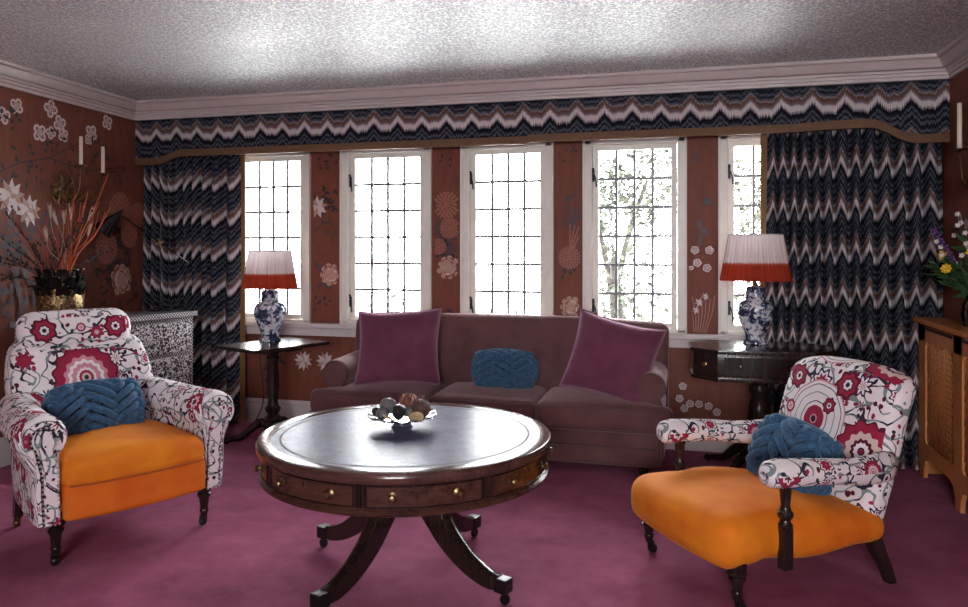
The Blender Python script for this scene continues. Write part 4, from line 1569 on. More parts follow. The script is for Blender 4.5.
for k in range(4):
    a = R(-109.6 + 90 * k + 0)
    C = catmull([(0.03, 0, 0.395), (0.09, 0, 0.345), (0.155, 0, 0.265), (0.225, 0, 0.185), (0.315, 0, 0.118), (0.405, 0, 0.080), (0.46, 0, 0.075)], 5)
    rt = Matrix.Rotation(a, 3, 'Z')
    mb = MB()
    rings = []
    for i, p in enumerate(C):
        t = (C[min(i + 1, len(C) - 1)] - C[max(i - 1, 0)]).normalized()
        n = Vector((-t.z, 0, t.x))
        q = i / (len(C) - 1)
        w, h = 0.032 - 0.010 * q, 0.062 - 0.040 * q
        rings.append([rt @ (p + Vector((0, sx * w, 0)) + n * (sz * h)) for sx, sz in ((-1, -1), (-0.8, -1.05), (0.8, -1.05), (1, -1), (1, 0.85), (0.75, 1), (-0.75, 1), (-1, 0.85))])
    mb.loft(rings); l = mb.build('leg', M['darkwood'], D, sharp=45)
    mb = MB(); mb.box(rt @ Vector((0.477, 0, 0.070)), (0.055, 0.052, 0.05), rt, bevel=0.006); mb.build('toe_cap', M['blackmetal'], l)
    mb = MB()
    mb.lathe([(0.004, -0.010), (0.017, -0.010), (0.0195, -0.006), (0.0195, 0.006), (0.017, 0.010), (0.004, 0.010)], 16, rt @ Vector((0.485, 0, 0.0195)), rt @ Matrix.Rotation(R(90), 3, 'X'))
    mb.lathe([(0.009, 0.03), (0.009, 0.05)], 10, rt @ Vector((0.478, 0, 0)))
    mb.build('caster', M['blackmetal'], l)

D.scale = (DSC, DSC, 1.020)

# bowl of pods
bx_, by_, bz_ = -1.135, 2.935, 0.5658
bw = thing('pedestal_bowl', 'silver footed dish of dried pods on the drum table', 'bowl', (bx_, by_, bz_))
mb = MB()
mb.lathe([(0.044, 0.0), (0.046, 0.004), (0.042, 0.008), (0.036, 0.014), (0.038, 0.022), (0.048, 0.028)], 32); mb.build('foot', M['silver'], bw)
mb = MB()


def f(u, v):
    a = 2 * PI * u
    r = 0.03 + 0.112 * v
    z = 0.024 + 0.024 * v ** 1.5 + (0.006 * math.sin(a * 12) * v ** 3)
    r *= 1 + 0.02 * math.sin(a * 12) * v ** 2
    return Vector((r * math.cos(a), r * math.sin(a), z))


mb.grid(f, 96, 8, True)
o = mb.build('dish', M['silver'], bw, sharp=0)
sm = o.modifiers.new('plate', 'SOLIDIFY'); sm.thickness = 0.003; sm.offset = -1
c15, s15 = math.cos(R(15)), math.sin(R(15))


def pod(label, dx, dy, z, kind, r, mat, rot=(0, 0, 0)):
    """dx right, dy away, seen from the front of the table"""
    X, Y = bx_ + dx * c15 - dy * s15, by_ + dx * s15 + dy * c15
    mb = MB()
    rt = Matrix.Rotation(rot[2], 3, 'Z') @ Matrix.Rotation(rot[0], 3, 'X') @ Matrix.Rotation(rot[1], 3, 'Y')
    if kind == 'globe':
        mb.ball((0, 0, 0), (r, r, r * 0.92), 20, 12, rt)
        for k in range(6):
            mb.tube([rt @ Vector((r * 1.0 * math.cos(t) * math.cos(k), r * math.cos(t) * math.sin(k), r * 0.93 * math.sin(t))) for t in [-1.3 + 2.6 * i / 10 for i in range(11)]], r * 0.05, 5)
    elif kind == 'acorn':
        mb.lathe([(0, -r), (r * 0.5, -r * 0.9), (r * 0.85, -r * 0.3), (r * 0.85, r * 0.25), (r * 0.95, r * 0.3), (r * 0.9, r * 0.75), (r * 0.4, r * 1.05), (r * 0.1, r * 1.1), (0, r * 1.3)], 18, (0, 0, 0), rt)
    elif kind == 'slice':
        mb.lathe([(r * 0.3, -r * 0.07), (r, -r * 0.08), (r * 1.05, 0), (r, r * 0.08), (r * 0.8, r * 0.05), (r * 0.3, r * 0.05)], 22, (0, 0, 0), rt)
        for k in range(6):
            mb.box(rt @ Vector((r * 0.5 * math.cos(k), r * 0.5 * math.sin(k), 0.0)), (r * 0.9, r * 0.08, r * 0.1), rt @ Matrix.Rotation(k, 3, 'Z'))
    elif kind == 'stick':
        for q in (-1, 1):
            mb.tube([rt @ Vector((t * r * 1.3, q * r * 0.16 + 0.0, 0)) for t in (-1, -0.3, 0.4, 1)], r * 0.19, 9)
    elif kind == 'flower':
        for k in range(9):
            an = 2 * PI * k / 9
            mb.tube(catmull([(0, 0, -r * 0.5), (r * 0.6 * math.cos(an), r * 0.6 * math.sin(an), 0), (r * 0.9 * math.cos(an), r * 0.9 * math.sin(an), r * 0.7), (r * 0.55 * math.cos(an + 0.3), r * 0.55 * math.sin(an + 0.3), r * 1.2)], 4), [r * 0.12 + r * 0.16 * math.sin(i / 12 * 3.1) for i in range(13)], 6)
        mb.ball((0, 0, 0), r * 0.5, 10, 7)
    o = mb.build('dried_' + {'globe': 'globe_pod', 'acorn': 'acorn_pod', 'slice': 'fruit_slice', 'stick': 'cinnamon_bundle', 'flower': 'flower_head'}[kind], mat)
    o.location = (X, Y, bz_ + z - 0.014)
    tag(o, label, 'dried pod', 'dried pods in the silver dish')


pod('large grey round pod at the back left of the silver dish', -0.062, 0.03, 0.093, 'globe', 0.036, M['pod_grey'])
pod('smaller grey pod low at the left of the silver dish', -0.078, -0.035, 0.073, 'globe', 0.026, M['pod_grey'])
pod('dark acorn shaped pod at the front centre of the silver dish', -0.008, -0.05, 0.080, 'acorn', 0.030, M['pod_black'], (0.5, 0.3, 0))
pod('large brown ridged pod at the right of the silver dish', 0.075, 0.0, 0.088, 'globe', 0.042, M['pod_brown'])
pod('russet dried flower head at the back centre of the silver dish', 0.02, 0.045, 0.094, 'flower', 0.034, M['pod_red'])
pod('pale dried fruit slice leaning at the front right of the silver dish', 0.062, -0.064, 0.066, 'slice', 0.030, M['pod_pale'], (0.5, 0, 0.2))
pod('ochre cinnamon bundle lying before the left pods in the silver dish', -0.045, -0.066, 0.062, 'stick', 0.022, M['pod_pale'], (0, 0.5, 0.3))
pod('russet curled pod at the right edge of the silver dish', 0.108, 0.02, 0.072, 'stick', 0.018, M['pod_red'], (0, -0.3, 1.0))
pod('black pod at the left edge of the silver dish', -0.108, 0.0, 0.074, 'acorn', 0.018, M['pod_black'], (1.2, 0.3, 0))
pod('grey pod between the acorn pod and the brown ridged pod', 0.026, -0.022, 0.078, 'globe', 0.022, M['pod_grey'])

# ------------------------------------------------------------------ side tables
TL = thing('pedestal_table', 'small dark pedestal table with polished rectangular top under the left lamp', 'side table', (-2.655, 4.505, 0), R(67.5))
mb = MB(); mb.box((0, 0, 0.657), (0.60, 0.43, 0.022), bevel=0.005); mb.build('tabletop', M['darkwood'], TL)
mb = MB(); mb.box((0, 0, 0.632), (0.30, 0.22, 0.03), bevel=0.004); mb.build('top_block', M['ebony'], TL)
mb = MB()
mb.lathe([(0.02, 0.10), (0.062, 0.115), (0.066, 0.13), (0.05, 0.15), (0.058, 0.17), (0.05, 0.185), (0.034, 0.20), (0.048, 0.225), (0.052, 0.24), (0.036, 0.255), (0.032, 0.28), (0.04, 0.42), (0.037, 0.55), (0.044, 0.575), (0.034, 0.59), (0.05, 0.62), (0.05, 0.634)], 24)
mb.build('column', M['ebony'], TL)


def splay_leg(parent, a, rad, ztop, mat, w=0.024, h=0.032):
    C = catmull([(0.03, 0, ztop), (0.09, 0, ztop + 0.005), (rad * 0.48, 0, ztop * 0.72), (rad * 0.68, 0, ztop * 0.33), (rad * 0.86, 0, 0.035), (rad, 0, 0.024)], 5)
    rt = Matrix.Rotation(a, 3, 'Z')
    mb = MB()
    rings = []
    for i, p in enumerate(C):
        t = (C[min(i + 1, len(C) - 1)] - C[max(i - 1, 0)]).normalized()
        n = Vector((-t.z, 0, t.x))
        q = i / (len(C) - 1)
        ww, hh = w - 0.006 * q, h - (h - 0.016) * q
        rings.append([rt @ (p + Vector((0, ww * math.cos(2 * PI * k / 10), 0)) + n * (hh * math.sin(2 * PI * k / 10))) for k in range(10)])
    mb.loft(rings)
    end = rt @ Vector((rad, 0, 0))
    mb.ball((end.x, end.y, 0.022), (0.026, 0.026, 0.022), 12, 8)
    return mb.build('leg', mat, parent, sharp=50)


for k in range(3):
    splay_leg(TL, R(112.5 + 15 + 120 * k), 0.31, 0.135, M['ebony'])

TR = thing('drawer_table', 'dark canted-corner pedestal table with a drawer, standing under the right lamp', 'side table', (0.395, 4.60, 0), R(3))
hw, hd, cc = 0.37, 0.235, 0.12
oct_ = lambda e: [(-hw - e, -hd + cc), (-hw + cc, -hd - e), (hw - cc, -hd - e), (hw + e, -hd + cc), (hw + e, hd - cc), (hw - cc, hd + e), (-hw + cc, hd + e), (-hw - e, hd - cc)]
mb = MB(); mb.prism(oct_(0.014), 0.718, 0.74, bevel=0.004); mb.build('tabletop', M['darkwood'], TR)
mb = MB(); mb.prism(oct_(0.0), 0.585, 0.719, bevel=0.002); mb.prism(oct_(0.010), 0.568, 0.59, bevel=0.004); mb.build('apron', M['darkwood'], TR)
mb = MB(); mb.box((0, -hd - 0.004, 0.655), (0.44, 0.012, 0.105), bevel=0.003); dr = mb.build('drawer', M['darkwood'], TR)
for x in (-0.13, 0.13):
    mb = MB(); mb.lathe([(0.012, 0), (0.007, 0.006), (0.007, 0.012), (0.014, 0.018), (0.012, 0.026), (0.002, 0.029)], 14, (x, -hd - 0.009, 0.655), Matrix.Rotation(R(90), 3, 'X'))
    mb.build('knob', M['ebony'], dr)
a = math.atan2(-cc, -cc)
n_ = Vector((-1, -1, 0)).normalized()
pc = Vector((-hw + cc / 2, -hd + cc / 2, 0.655))
mb = MB(); mb.lathe([(0.012, 0), (0.006, 0.005), (0.006, 0.01), (0.012, 0.015), (0.010, 0.022), (0.002, 0.024)], 14, pc, Matrix.Rotation(a, 3, 'Z') @ Matrix.Rotation(R(90), 3, 'Y'))
mb.build('knob', M['brass'], TR)
mb = MB()
mb.lathe([(0.03, 0.12), (0.075, 0.13), (0.08, 0.16), (0.06, 0.19), (0.045, 0.22), (0.06, 0.26), (0.066, 0.32), (0.058, 0.40), (0.045, 0.46), (0.058, 0.49), (0.05, 0.52), (0.09, 0.56), (0.10, 0.572)], 24)
mb.build('column', M['ebony'], TR)
for k in range(4):
    splay_leg(TR, R(45 + 90 * k), 0.37, 0.15, M['ebony'], 0.028, 0.036)


# ------------------------------------------------------------------ lamps
def lamp(label, loc, rz, zs0, zs1, rb, rt_, ubody):
    """ginger jar lamp; zs0/zs1 shade bottom and top above the table, rb/rt_ its radii, ubody jar scale"""
    t = thing('table_lamp', label, 'lamp', loc, rz, 'blue and white jar lamps with red dipped shades')
    s = ubody
    mb = MB()
    mb.lathe([(0.052, 0.0), (0.058, 0.004), (0.058, 0.014), (0.048, 0.024), (0.050, 0.05), (0.062, 0.085), (0.080, 0.125), (0.089, 0.160), (0.088, 0.185), (0.074, 0.208), (0.052, 0.220), (0.044, 0.226)] if s == 1 else
             [(r * s, z * s) for r, z in [(0.052, 0.0), (0.058, 0.004), (0.058, 0.014), (0.048, 0.024), (0.050, 0.05), (0.062, 0.085), (0.080, 0.125), (0.089, 0.160), (0.088, 0.185), (0.074, 0.208), (0.052, 0.220), (0.044, 0.226)]], 40)
    jar = mb.build('jar', M['porcelain'], t)
    mb = MB()
    mb.lathe([(r * s, z * s) for r, z in [(0.044, 0.224), (0.054, 0.228), (0.054, 0.234), (0.046, 0.238), (0.046, 0.275), (0.040, 0.285), (0.02, 0.290), (0.012, 0.294)]], 32)
    mb.build('jar_lid', M['porcelain'], t)
    mb = MB()
    mb.lathe([(0.012, 0.29 * s), (0.014, 0.30 * s), (0.008, 0.31 * s), (0.008, zs0 + 0.06), (0.014, zs0 + 0.065), (0.014, zs0 + 0.11), (0.006, zs0 + 0.112)], 14)
    mb.tube([(0, 0, zs0 + 0.11), (0, 0, zs1 - 0.01)], 0.003, 6)
    for k in range(3):
        an = 2 * PI * k / 3
        mb.tube([(0, 0, zs1 - 0.012), (rt_ * 0.98 * math.cos(an), rt_ * 0.98 * math.sin(an), zs1 - 0.006)], 0.0025, 6)
    mb.build('fitting', M['darkbrass'], t)
    mb = MB()
    NP = 72

    def fn(u, v):
        a = 2 * PI * u
        r = rb + (rt_ - rb) * v
        r += 0.003 * math.cos(a * NP) * (1 - 0.3 * v)
        z = (zs1 - zs0) * v + (0.003 * math.cos(a * NP) if v == 0 else 0)
        return Vector((r * math.cos(a), r * math.sin(a), z))
    H = (zs1 - zs0)
    mb.grid(fn, NP * 4, 8, True, uvfn=lambda u, v: (u * 2 * PI * rb, v * H * 0.30 / H))
    sh = mb.build('lamp_shade', M['shade'], t, sharp=0, loc=(0, 0, zs0))
    mb = MB()
    mb.tube([(rt_ * math.cos(2 * PI * k / 48), rt_ * math.sin(2 * PI * k / 48), H) for k in range(48)], 0.004, 6, closed=True)
    mb.build('binding', M['shade_trim'], sh)
    return t


lamp('blue and white jar lamp on the left pedestal table', (-2.733, 4.60, 0.668), 0.4, 0.362, 0.612, 0.182, 0.138, 1.22)
lamp('blue and white jar lamp on the right drawer table', (0.383, 4.70, 0.74), 1.9, 0.37, 0.636, 0.198, 0.150, 1.17)
mb = MB()
mb.tube(catmull([(-2.80, 4.72, 0.675), (-2.90, 4.78, 0.66), (-2.93, 4.80, 0.5), (-2.86, 4.72, 0.22), (-2.93, 4.62, 0.012), (-3.0, 4.7, 0.008), (-2.95, 4.98, 0.008)], 6), 0.004, 6)
tag(mb.build('lamp_cord', M['twig_dark']), 'thin dark lamp cord trailing behind the left pedestal table', 'cord')

# ------------------------------------------------------------------ inlaid chest in the left corner
CA = R(12)
ch = thing('inlaid_chest', 'bone inlaid chest of drawers across the left corner behind the armchair', 'chest', (-3.32, 4.60, 0), CA)
# local: front face looks along +x; the front right corner is the origin, the chest runs towards -y
cd, cw, chh = 0.36, 1.05, 0.86
ch.rotation_euler = (0, 0, -CA)
mb = MB(); mb.box((-cd / 2, -cw / 2, 0.44), (cd - 0.02, cw - 0.02, 0.76)); mb.build('carcass', M['inlay_border'], ch)
mb = MB(); mb.box((-cd / 2 + 0.004, -cw / 2, chh - 0.017), (cd + 0.012, cw + 0.024, 0.034), bevel=0.003); tp = mb.build('top', M['inlay_border'], ch)
mb = MB(); mb.box((-cd / 2 + 0.004, -cw / 2, chh + 0.0005), (cd - 0.006, cw + 0.006, 0.002)); mb.build('top_panel', M['inlay_top'], tp)
for j in range(3):
    for i in range(2):
        z = 0.115 + 0.235 * j
        mb = MB(); mb.box((-0.004, -0.03 - 0.50 * i - 0.245, z + 0.11), (0.018, 0.475, 0.205), bevel=0.003); d = mb.build('drawer', M['inlay'], ch)
        mb = MB(); mb.lathe([(0.012, 0), (0.006, 0.005), (0.006, 0.012), (0.013, 0.018), (0.011, 0.026), (0.002, 0.028)], 14, (0.004, -0.275 - 0.50 * i, z + 0.11), Matrix.Rotation(R(90), 3, 'Y'))
        mb.build('knob', M['silver'], d)
for x in (-0.03, -cd + 0.03):
    for y in (-0.03, -cw + 0.03):
        mb = MB(); mb.box((x, y, 0.035), (0.05, 0.05, 0.07), bevel=0.004); mb.build('foot', M['inlay_border'], ch)

# bronze vase of dried twigs on the chest
VX, VY, VZ = -3.66, 3.77, 0.8615
va = thing('vase', 'dark bronze artichoke vase with gold flecked bowl on the inlaid chest', 'vase', (VX, VY, VZ))
mb = MB(); mb.lathe([(0.05, 0.0), (0.085, 0.004), (0.115, 0.03), (0.138, 0.075), (0.140, 0.115), (0.122, 0.16), (0.108, 0.20), (0.112, 0.235), (0.104, 0.235), (0.098, 0.20), (0.05, 0.15)], 36); mb.build('bowl', M['bronze'], va)
va.scale = (0.92, 0.92, 1.15)
mb = MB()
rnd = random.Random(4)
for row, (z0, r0, out, hh, n) in enumerate(((0.135, 0.128, 0.055, 0.085, 9), (0.165, 0.118, 0.045, 0.110, 9), (0.20, 0.108, 0.030, 0.115, 9))):
    for k in range(n):
        a = 2 * PI * (k + 0.5 * row) / n
        w = 0.036 * rnd.uniform(0.8, 1.15)
        o_ = out * rnd.uniform(0.8, 1.2)

        def fn(u, v):
            s = 2 * u - 1
            wv = w * (1 - v ** 3) ** 0.5 if v < 1 else 0.0
            r = r0 + o_ * v ** 1.8 + 0.010 * (s * s)
            z = z0 + hh * v * (1 - 0.25 * v * v) - 0.02 * v ** 4
            x, y = r, s * wv
            return Vector((x * math.cos(a) - y * math.sin(a), x * math.sin(a) + y * math.cos(a), z))
        mb.grid(fn, 6, 6)
o = mb.build('leaf_collar', M['bronze_leaf'], va, sharp=0)
sm = o.modifiers.new('thick', 'SOLIDIFY'); sm.thickness = 0.004
rt_v = Vector((math.cos(R(15)), math.sin(R(15)), 0))
fw_v = Vector((-math.sin(R(15)), math.cos(R(15)), 0))
rnd = random.Random(12)


def stem(name, label, cat, group, base, tip, sag, rad, mat, deco=None, branch=0, matb=None):
    b, t = Vector(base), Vector(tip)
    mid1 = b.lerp(t, 0.35) + Vector((0, 0, 0.03)) + rt_v * rnd.uniform(-0.02, 0.02)
    mid2 = b.lerp(t, 0.7) + Vector((0, 0, sag)) + rt_v * rnd.uniform(-0.025, 0.025)
    C = catmull([b, mid1, mid2, t], 6)
    for p in C:                     # keep clear of the left wall
        p.x = max(p.x, lx_(p.y) + 0.07)
    root = thing(name, label, cat, b, 0, group)
    mb = MB()
    mb.tube([p - b for p in C], [rad * (1 - 0.55 * i / (len(C) - 1)) for i in range(len(C))], 6)
    for k in range(branch):
        q = C[rnd.randrange(6, len(C) - 3)]
        d = ((t - b).normalized() + Vector((rnd.uniform(-0.3, 0.9), rnd.uniform(-0.5, 0.5), rnd.uniform(-0.2, 0.6)))).normalized() * rnd.uniform(0.06, 0.14)
        mb.tube([q - b, q + d * 0.5 - b + Vector((0, 0, 0.008)), q + d - b], [rad * 0.6, rad * 0.5, rad * 0.3], 5)
        if deco == 'bud':
            mb.ball(q + d - b, (0.006, 0.006, 0.009), 6, 5)
    if deco == 'bud':
        for i in range(8, len(C), 2):
            mb.ball(C[i] - b + Vector((rnd.uniform(-0.006, 0.006), 0, 0.004)), (0.006, 0.006, 0.010), 6, 5)
    mb.build('stem', mat, root)
    dr = (C[-1] - C[-4]).normalized()
    rot = dr.to_track_quat('Z', 'Y').to_matrix()
    if deco == 'plume':
        mb = MB()
        mb.lathe([(0.002, -0.045), (0.005, -0.03), (0.007, -0.01), (0.005, 0.015), (0.001, 0.035)], 9, t - b, rot)
        for k in range(16):
            an = rnd.uniform(0, 6.28)
            mb.tube([t - b + rot @ Vector((0.006 * math.cos(an), 0.006 * math.sin(an), rnd.uniform(-0.05, 0.03))), t - b + rot @ Vector((0.013 * math.cos(an), 0.013 * math.sin(an), rnd.uniform(0.01, 0.06)))], [0.0018, 0.0008], 4)
        mb.build('plume', matb or mat, root, sharp=0)
    return root, C, rot


G1 = 'dried twigs in the bronze vase'
vb = Vector((VX, VY, VZ + 0.20))

def spray(n, name, label, cat, x0, x1, z0, z1, rad, mat, deco=None, br=0, sag=0.0, bx=(-0.06, 0.06)):
    for i in range(n):
        f_ = (i + rnd.uniform(0.1, 0.9)) / n
        dx = x0 + (x1 - x0) * f_
        dz = rnd.uniform(z0, z1)
        dd = rnd.uniform(-0.12, 0.10) if dx > -0.2 else rnd.uniform(-0.28, -0.10)
        if dx < 0:                      # stay clear of the wall
            dx *= 0.95
        stem(name, label, cat, G1, vb + rt_v * rnd.uniform(*bx) + fw_v * rnd.uniform(-0.04, 0.04), vb + rt_v * dx + fw_v * dd + Vector((0, 0, dz)), sag, rad * rnd.uniform(0.8, 1.2), mat, deco, br)


spray(9, 'dried_twig', 'orange dried twig leaning to the right in the bronze vase', 'dried twig', 0.10, 0.31, 0.36, 0.60, 0.004, M['twig_orange'], None, 0, -0.01, (0.0, 0.06))
stem('dried_twig', 'orange dried twig leaning to the right in the bronze vase', 'dried twig', G1, vb + rt_v * 0.03, vb + rt_v * 0.29 + Vector((0, 0, 0.68)), -0.01, 0.004, M['twig_orange'])
spray(14, 'dried_twig', 'red dried twig standing up in the bronze vase', 'dried twig', -0.30, 0.16, 0.32, 0.62, 0.0032, M['twig_red'], None, 2, 0.0, (-0.07, 0.05))
spray(16, 'dried_twig', 'dark budded twig spreading from the bronze vase', 'dried twig', -0.34, 0.30, 0.14, 0.46, 0.0028, M['twig_dark'], 'bud', 2, 0.02, (-0.07, 0.05))
spray(4, 'dried_twig', 'dark budded twig spreading from the bronze vase', 'dried twig', -0.36, -0.24, 0.04, 0.22, 0.0028, M['twig_dark'], 'bud', 2, 0.03, (-0.07, -0.02))
spray(7, 'dried_grass', 'pale feathery dried grass in the bronze vase', 'dried grass', -0.10, 0.22, 0.30, 0.50, 0.0022, M['twig_pale'], 'plume', 0, 0.0, (-0.05, 0.05))

# counterbalanced reading lamp at the end of the chest
LX, LY, LZ = -3.575, 4.565, 0.8615
rl = thing('desk_lamp', 'slim black desk lamp with cone shade and brass joint on the inlaid chest', 'lamp', (LX, LY, LZ), R(15))
mb = MB(); mb.lathe([(0.0, 0), (0.085, 0.0), (0.088, 0.004), (0.085, 0.010), (0.02, 0.014), (0.010, 0.02)], 32); mb.build('base', M['blackgloss'], rl)
mb = MB(); mb.tube([(0, 0, 0.012), (0, 0, 0.60)], 0.005, 8); mb.ball((0, 0, 0.605), 0.008, 8, 6); mb.build('stand', M['iron'], rl)
mb = MB(); mb.tube([(-0.27, 0.0, 0.665), (0.0, -0.006, 0.475), (0.14, 0.0, 0.375)], 0.005, 8); am = mb.build('arm', M['iron'], rl)
mb = MB(); mb.tube([(0.12, -0.001, 0.39), (0.20, 0.0, 0.333)], [0.007, 0.005], 8); mb.build('counterweight', M['silver'], am)
mb = MB(); mb.ball((0, -0.006, 0.475), 0.015, 12, 8)
for a in (0.3, 1.9, 3.4, 5.0):
    mb.tube([(0, -0.01, 0.475), (0.03 * math.cos(a), -0.012, 0.475 + 0.03 * math.sin(a))], [0.004, 0.006], 6)
mb.build('joint', M['brass'], rl)
mb = MB()
ax = Vector((-0.62, -0.25, -0.75)).normalized()
rot = ax.to_track_quat('Z', 'Y').to_matrix()
mb.lathe([(0.004, 0.0), (0.012, 0.012), (0.068, 0.205), (0.065, 0.205), (0.010, 0.02)], 32, (-0.262, -0.004, 0.705), rot, cap=False)
mb.build('lamp_shade', M['blackgloss'], rl)

# ------------------------------------------------------------------ sconces and candles
GS = 'wall sconces'


def sconce(label, loc, rz, arms):
    """local +x points out of the wall"""
    t = thing('wall_sconce', label, 'sconce', loc, rz, GS)
    mb = MB()
    mb.ball((0.012, 0, 0), (0.012, 0.045, 0.055), 16, 10)
    mb.build('backplate', M['brass'], t)
    mb = MB()
    for k in range(9):
        a = 2 * PI * k / 9 + 0.2
        mb.tube(catmull([(0.012, 0, 0), (0.035, 0.04 * math.cos(a), 0.05 * math.sin(a)), (0.028, 0.085 * math.cos(a), 0.095 * math.sin(a)), (0.05, 0.10 * math.cos(a + 0.3), 0.12 * math.sin(a + 0.3))], 4), [0.004 + 0.006 * math.sin(i / 12 * PI) for i in range(13)], 6)
    mb.build('rosette', M['olive_brass'], t, sharp=0)
    for (ox, oy, oz) in arms:
        mb = MB()
        mb.tube(catmull([(0.015, 0, -0.01), (0.06, oy * 0.3, -0.09), (ox * 0.9, oy * 0.75, -0.07 + (oz - 0.05) * 0.4), (ox, oy, oz - 0.012)], 6), 0.0055, 8)
        mb.tube(catmull([(0.05, oy * 0.25, -0.08), (0.07, oy * 0.6, 0.03), (0.09, oy * 0.9 + 0.02, 0.02), (0.07, oy * 1.1, 0.09)], 5), 0.0035, 6)
        for q in (0.4, 0.7):
            mb.tube([(ox * q + 0.02, oy * q * 0.8, -0.08), (ox * q + 0.05, oy * q * 0.8 + 0.03, -0.05), (ox * q + 0.06, oy * q * 0.8 + 0.055, -0.01)], [0.003, 0.008, 0.001], 6)
        a = mb.build('arm', M['darkbrass'], t, sharp=0)
        mb = MB(); mb.lathe([(0.004, -0.015), (0.012, -0.008), (0.035, -0.002), (0.038, 0.004), (0.034, 0.004), (0.014, 0.0), (0.0, 0.0)], 20, (ox, oy, oz)); mb.build('drip_pan', M['darkbrass'], a)
    return t


def candle(label, loc, h):
    mb = MB()
    mb.lathe([(0.0115, 0), (0.0118, 0.01), (0.0112, h - 0.004), (0.009, h), (0.003, h - 0.001)], 16)
    o = mb.build('candle', M['candle'])
    o.location = loc
    tag(o, label, 'candle', 'ivory candles in the wall sconces')
    mb = MB(); mb.tube([(0, 0, h - 0.003), (0.001, 0, h + 0.012)], 0.0014, 5); mb.build('wick', M['iron'], o)


ang = math.atan2(KL, 1)
SL = (-3.985 + 0.002, 4.08, 1.685)
la = ((0.15, 0.03, 0.155), (0.13, 0.27, 0.125))
sconce('twisted brass sconce with two candles on the left wall', SL, ang, la)
for (ox, oy, oz), h, lb in zip(la, (0.19, 0.185), ('ivory candle on the near arm of the left wall sconce', 'ivory candle on the far arm of the left wall sconce')):
    X = SL[0] + ox * math.cos(ang) - oy * math.sin(ang)
    Y = SL[1] + ox * math.sin(ang) + oy * math.cos(ang)
    candle(lb, (X, Y, SL[2] + oz), h)
SR_ = (XR - 0.002, 4.20, 1.67)
ra = ((0.125, -0.115, 0.125), (0.14, 0.10, 0.125))
sconce('twisted brass sconce on the right wall, above the glass vase of flowers', SR_, PI, ra)
candle('ivory candle on the right wall sconce', (SR_[0] - 0.125, SR_[1] + 0.115, SR_[2] + 0.125), 0.235)

# ------------------------------------------------------------------ radiator cover along the right wall
RX, RY1 = 1.29, 4.895
rc = thing('radiator_cover', 'orange wood radiator cover with pierced lattice panels along the right wall', 'radiator cover', (RX, RY1, 0))
# local: front in the plane x=0 facing -x, runs towards -y; depth to the wall
DP = XR - RX - 0.02
PW, ST = 0.47, 0.125
LEN = ST + 3 * (PW + ST)
mb = MB(); mb.box((DP / 2 - 0.012, -LEN / 2, 0.888), (DP + 0.035, LEN + 0.03, 0.026), bevel=0.007, seg=3); mb.build('top', M['cherry'], rc)
mb = MB()
mb.box((0.011, -LEN / 2, 0.8175), (0.022, LEN, 0.085))
for k in range(4):
    mb.box((0.011, -ST / 2 - k * (PW + ST), 0.49), (0.022, ST, 0.74))
mb.box((DP / 2 + 0.01, -0.009, 0.44), (DP - 0.02, 0.018, 0.87))
# bracketed bottom rail
for k in range(3):
    y0 = -ST - k * (PW + ST)
    poly = [(y0, 0.20), (y0, 0.10)]
    arc = [(y0 - PW * t, 0.125 - 0.03 * abs(2 * t - 1) ** 6) for t in (0.02, 0.08, 0.15, 0.5, 0.85, 0.92, 0.98)]
    poly += arc + [(y0 - PW, 0.10), (y0 - PW, 0.20)]
    T_ = Matrix(((0, 0, 1, 0), (1, 0, 0, 0), (0, 1, 0, 0), (0, 0, 0, 1)))
    mb.prism(poly, 0.0, 0.022, T_)
for k in range(4):
    yc = -ST / 2 - k * (PW + ST)
    poly = [(yc + 0.0625, 0.121), (yc + 0.0625, 0.085), (yc + 0.045, 0.06), (yc + 0.035, 0.0), (yc - 0.035, 0.0), (yc - 0.045, 0.06), (yc - 0.0625, 0.085), (yc - 0.0625, 0.121)]
    mb.prism(poly, 0.0, 0.022, T_)
mb.build('frame', M['cherry'], rc, sharp=30)
mb = MB()
for k in range(3):
    y0 = -ST - k * (PW + ST)
    mb.box((-0.0005, y0 - PW / 2, 0.848), (0.003, PW * 0.94, 0.018), bevel=0.001)
mb.build('vent_slot_shadow', M['hollow_shadow'], rc)  # dark strips laid on the rail for the shade of the slots
for k in range(3):
    y1, z0, z1 = -ST - k * (PW + ST), 0.195, 0.778
    y0 = y1 - PW
    mb = MB()
    st = 0.034
    for sg in (-1, 1):
        d = -PW - (z1 - z0)
        while d < PW + (z1 - z0):
            # line z - z0 = sg*(y - yref)*1.7
            P_ = []
            for i in range(41):
                yy = y0 + PW * i / 40
                zz = z0 + sg * (yy - y0) * 1.7 + d * 1.7
                if z0 <= zz <= z1:
                    P_.append((yy, zz))
            if len(P_) > 1:
                a, b = P_[0], P_[-1]
                c = ((a[0] + b[0]) / 2, (a[1] + b[1]) / 2)
                L_ = math.hypot(b[0] - a[0], b[1] - a[1])
                th = math.atan2(b[1] - a[1], b[0] - a[0])
                mb.box((0.012 + 0.0015 * sg, c[0], c[1]), (0.004, L_ + 0.01, 0.0085), Matrix.Rotation(th, 3, 'X'))
            d += st
    la_ = mb.build('lattice_panel', M['cherry'], rc, sharp=0)
    # rounded inner corners
    mb = MB()
    for (yy, zz, sy, sz) in ((y0, z0, 1, 1), (y1, z0, -1, 1), (y0, z1, 1, -1), (y1, z1, -1, -1)):
        r = 0.04
        poly = [(yy, zz), (yy + sy * r, zz)] + [(yy + sy * (r - r * math.sin(t)), zz + sz * (r - r * math.cos(t))) for t in [PI / 2 * i / 6 for i in range(1, 6)]] + [(yy, zz + sz * r)]
        if sy * sz < 0:
            poly.reverse()
        mb.prism(poly, 0.0005, 0.0215, T_)
    mb.build('corner_fillet', M['cherry'], la_)
